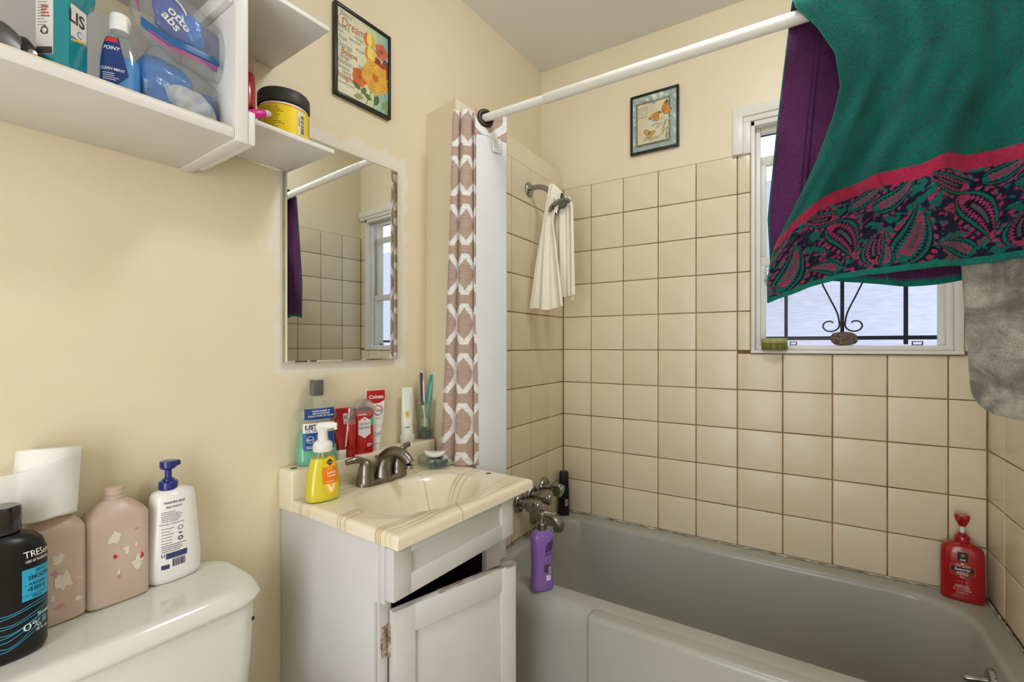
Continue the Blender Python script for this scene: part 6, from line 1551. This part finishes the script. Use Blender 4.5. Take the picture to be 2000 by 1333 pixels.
re_ = thing('body_wash', 'red pump bottle with gold hexagon label in the tub corner', 'body wash', (0.4225, 2.004, RIM), math.radians(-97))
rb_ = Body([(0, .0225, .046, 3.2), (.004, .0265, .0505, 3.2), (.012, .0275, .052, 3.2), (.10, .0275, .052, 3.2), (.150, .027, .0515, 3.0), (.163, .0255, .0485, 2.8), (.173, .0215, .040, 2.6), (.179, .018, .028, 2.3), (.182, .0165, .019, 2)])
M_RBOT = mat('crimson_plastic', '#a11016', .2, coat=.4)
g = G(); rb_.mesh(g, 52); obj('bottle', g, M_RBOT, re_, 60)
lathe_part('collar', [(.0175, .180), (.0185, .182), (.0185, .198), (.0165, .2015), (.012, .203), (.012, .209), (.009, .211)], M_RBOT, re_)
lathe_part('pump_stem', [(.0055, .208), (.0055, .235)], M_WPL, re_, 16)
g = G(); loft(g, [sering(a, b, z, 3, 32) for a, b, z in ((.006, .008, .231), (.009, .012, .240), (.0125, .0175, .252), (.0135, .0185, .262), (.012, .0165, .268))]); pm = obj('pump_head', g, M_RBOT, re_, 50)
g = G(); tube(g, [(.008, -.004, .258), (.026, -.010, .257), (.032, -.012, .254)], [.0085, .007, .005], 10, flat=.7); obj('nozzle', g, M_RBOT, pm, 60)
f, f2, f3 = rb_.fn(.0006), rb_.fn(.0011), rb_.fn(.0016)
g = G(); patch(g, -.013, .011, .128, .156, f, 6, 5); hp = obj('black_tab', g, ink('tab_black', '#17120f'), re_, 180)
g = G(); fan(g, [(-.001, .1535), (.001, .149), (.006, .148), (.002, .145), (.004, .140), (-.001, .143), (-.006, .140), (-.004, .145), (-.008, .148), (-.003, .149)], f2); obj('crest', g, ink('crest_gold', '#8f7c33'), hp, 180)
g = G(); txt(g, 'HAIR', -.001, .1305, .0065, f2, .03, width=.013); obj('lettering', g, M_WINK, hp, 0)
hx_o = [(-.002, .124), (.027, .112), (.027, .086), (-.002, .074), (-.030, .086), (-.030, .112)]
hx_i = [(-.002, .1222), (.0257, .1112), (.0257, .0868), (-.002, .0758), (-.0287, .0868), (-.0287, .1112)]
g = G(); fan(g, hx_o, f); hl = obj('gold_hexagon', g, ink('hexagon_gold', '#9a6a2c'), re_, 180)
g = G(); fan(g, hx_i, f2); hi_ = obj('red_field', g, ink('hexagon_red', '#8c0d12'), hl, 180)
g = G(); txt(g, 'Old Spice', -.002, .1105, .0120, f3, .0, .35, width=.034); disc(g, -.002, .1195, .004, .0022, f3, 12); txt(g, 'SHAMPOO &', -.002, .0905, .0058, f3, .02, width=.026); txt(g, 'CONDITIONER', -.002, .0853, .0058, f3, .02, width=.028); txt(g, '2in1', -.002, .0782, .0066, f3, .02, width=.010); obj('lettering', g, ink('warm_white_ink', '#ecd9cf'), hi_, 0)
g = G(); patch(g, -.0275, .0245, .0965, .1078, f3, 10, 3); sw = obj('black_band', g, ink('band_black', '#140f0e'), hi_, 180)
g = G(); txt(g, 'Swagger', -.002, .0992, .0112, rb_.fn(.0021), .02, .1, width=.036); obj('lettering', g, ink('pale_ink', '#dfe4dc'), sw, 0)
g = G(); txt(g, 'SHAMPOOING', -.002, .0495, .0062, f2, .02, width=.030); txt(g, 'ET REVITALISANT', -.002, .0435, .0062, f2, .02, width=.038); txt(g, 'POUR LES HOMMES', -.002, .0365, .0052, f2, .02, width=.042); txt(g, '650 mL (22 FL OZ)', -.002, .0285, .005, f2, .01, width=.028)
for y in (-.011, -.002, .007): disc(g, y, .0645, .0014, .0012, f2, 8)
obj('lettering', g, ink('rose_white_ink', '#e3bdb4'), re_, 0)

# ---- on the window sill
g = G(); bbox(g, -0.1649, 0.4179, 2.078, 2.1005, 1.1906, 1.2085, 0.002); obj('inner_stool', g, M_WHITE, win)
fs = thing('flower_soap', 'olive green flower-shaped soap on the window sill', 'soap', (-0.0985, 2.0435, 1.1907))
def lobes(r, n=64, k=8, amp=.10): return [r * (1 + amp * abs(math.cos(k * a / 2)) ** .8 - amp * .5) for a in [2 * PI * j / n for j in range(n)]]
def flower(scales):
    g = G(); L = lobes(1.0)
    return loft(g, [[(s * L[j] * math.cos(2 * PI * j / 64), s * .78 * L[j] * math.sin(2 * PI * j / 64), z) for j in range(64)] for s, z in scales])
obj('lower_layer', flower(((.040, 0), (.042, .002), (.042, .026), (.041, .027))), mat('olive_soap', '#6f6b2a', .35, sss=.2), fs, 50)
obj('upper_layer', flower(((.0415, .027), (.0425, .028), (.042, .042), (.0395, .0455), (.03, .046))), mat('pale_olive_soap', '#a8a368', .45, sss=.2), fs, 50)
def rock():
    m, nt, b, out = new_mat('pumice'); v = coords(nt)
    n = noise(nt, v, 150, 4, .7); n2 = noise(nt, v, 420, 2)
    nt.links.new(mixc(nt, mrange(nt, n, .38, .62), lin('#4a3d33'), lin('#9a8775')), b.inputs['Base Color']); b.inputs['Roughness'].default_value = .95
    bump(nt, b, mth(nt, 'ADD', n, n2), 1.0, .006); return m
g = G(); R = []
for i in range(15):
    ph = -PI / 2 + PI * i / 14; z = .024 + .024 * math.copysign(abs(math.sin(ph)) ** .8, math.sin(ph)); k = max(.02, math.cos(ph) ** .7)
    R.append([(.041 * k * math.cos(a) * (1 + .04 * math.sin(3 * a + i * .4)), .014 * k * math.sin(a), z + .0012 * math.sin(5 * a + i)) for a in [2 * PI * j / 32 for j in range(32)]])
loft(g, R); pmc = obj('pumice_stone', g, rock(), None, 80); pmc.location = (0.1215, 2.0855, 1.2098); tag(pmc, 'brown pumice stone in the middle of the window sill', 'pumice stone')
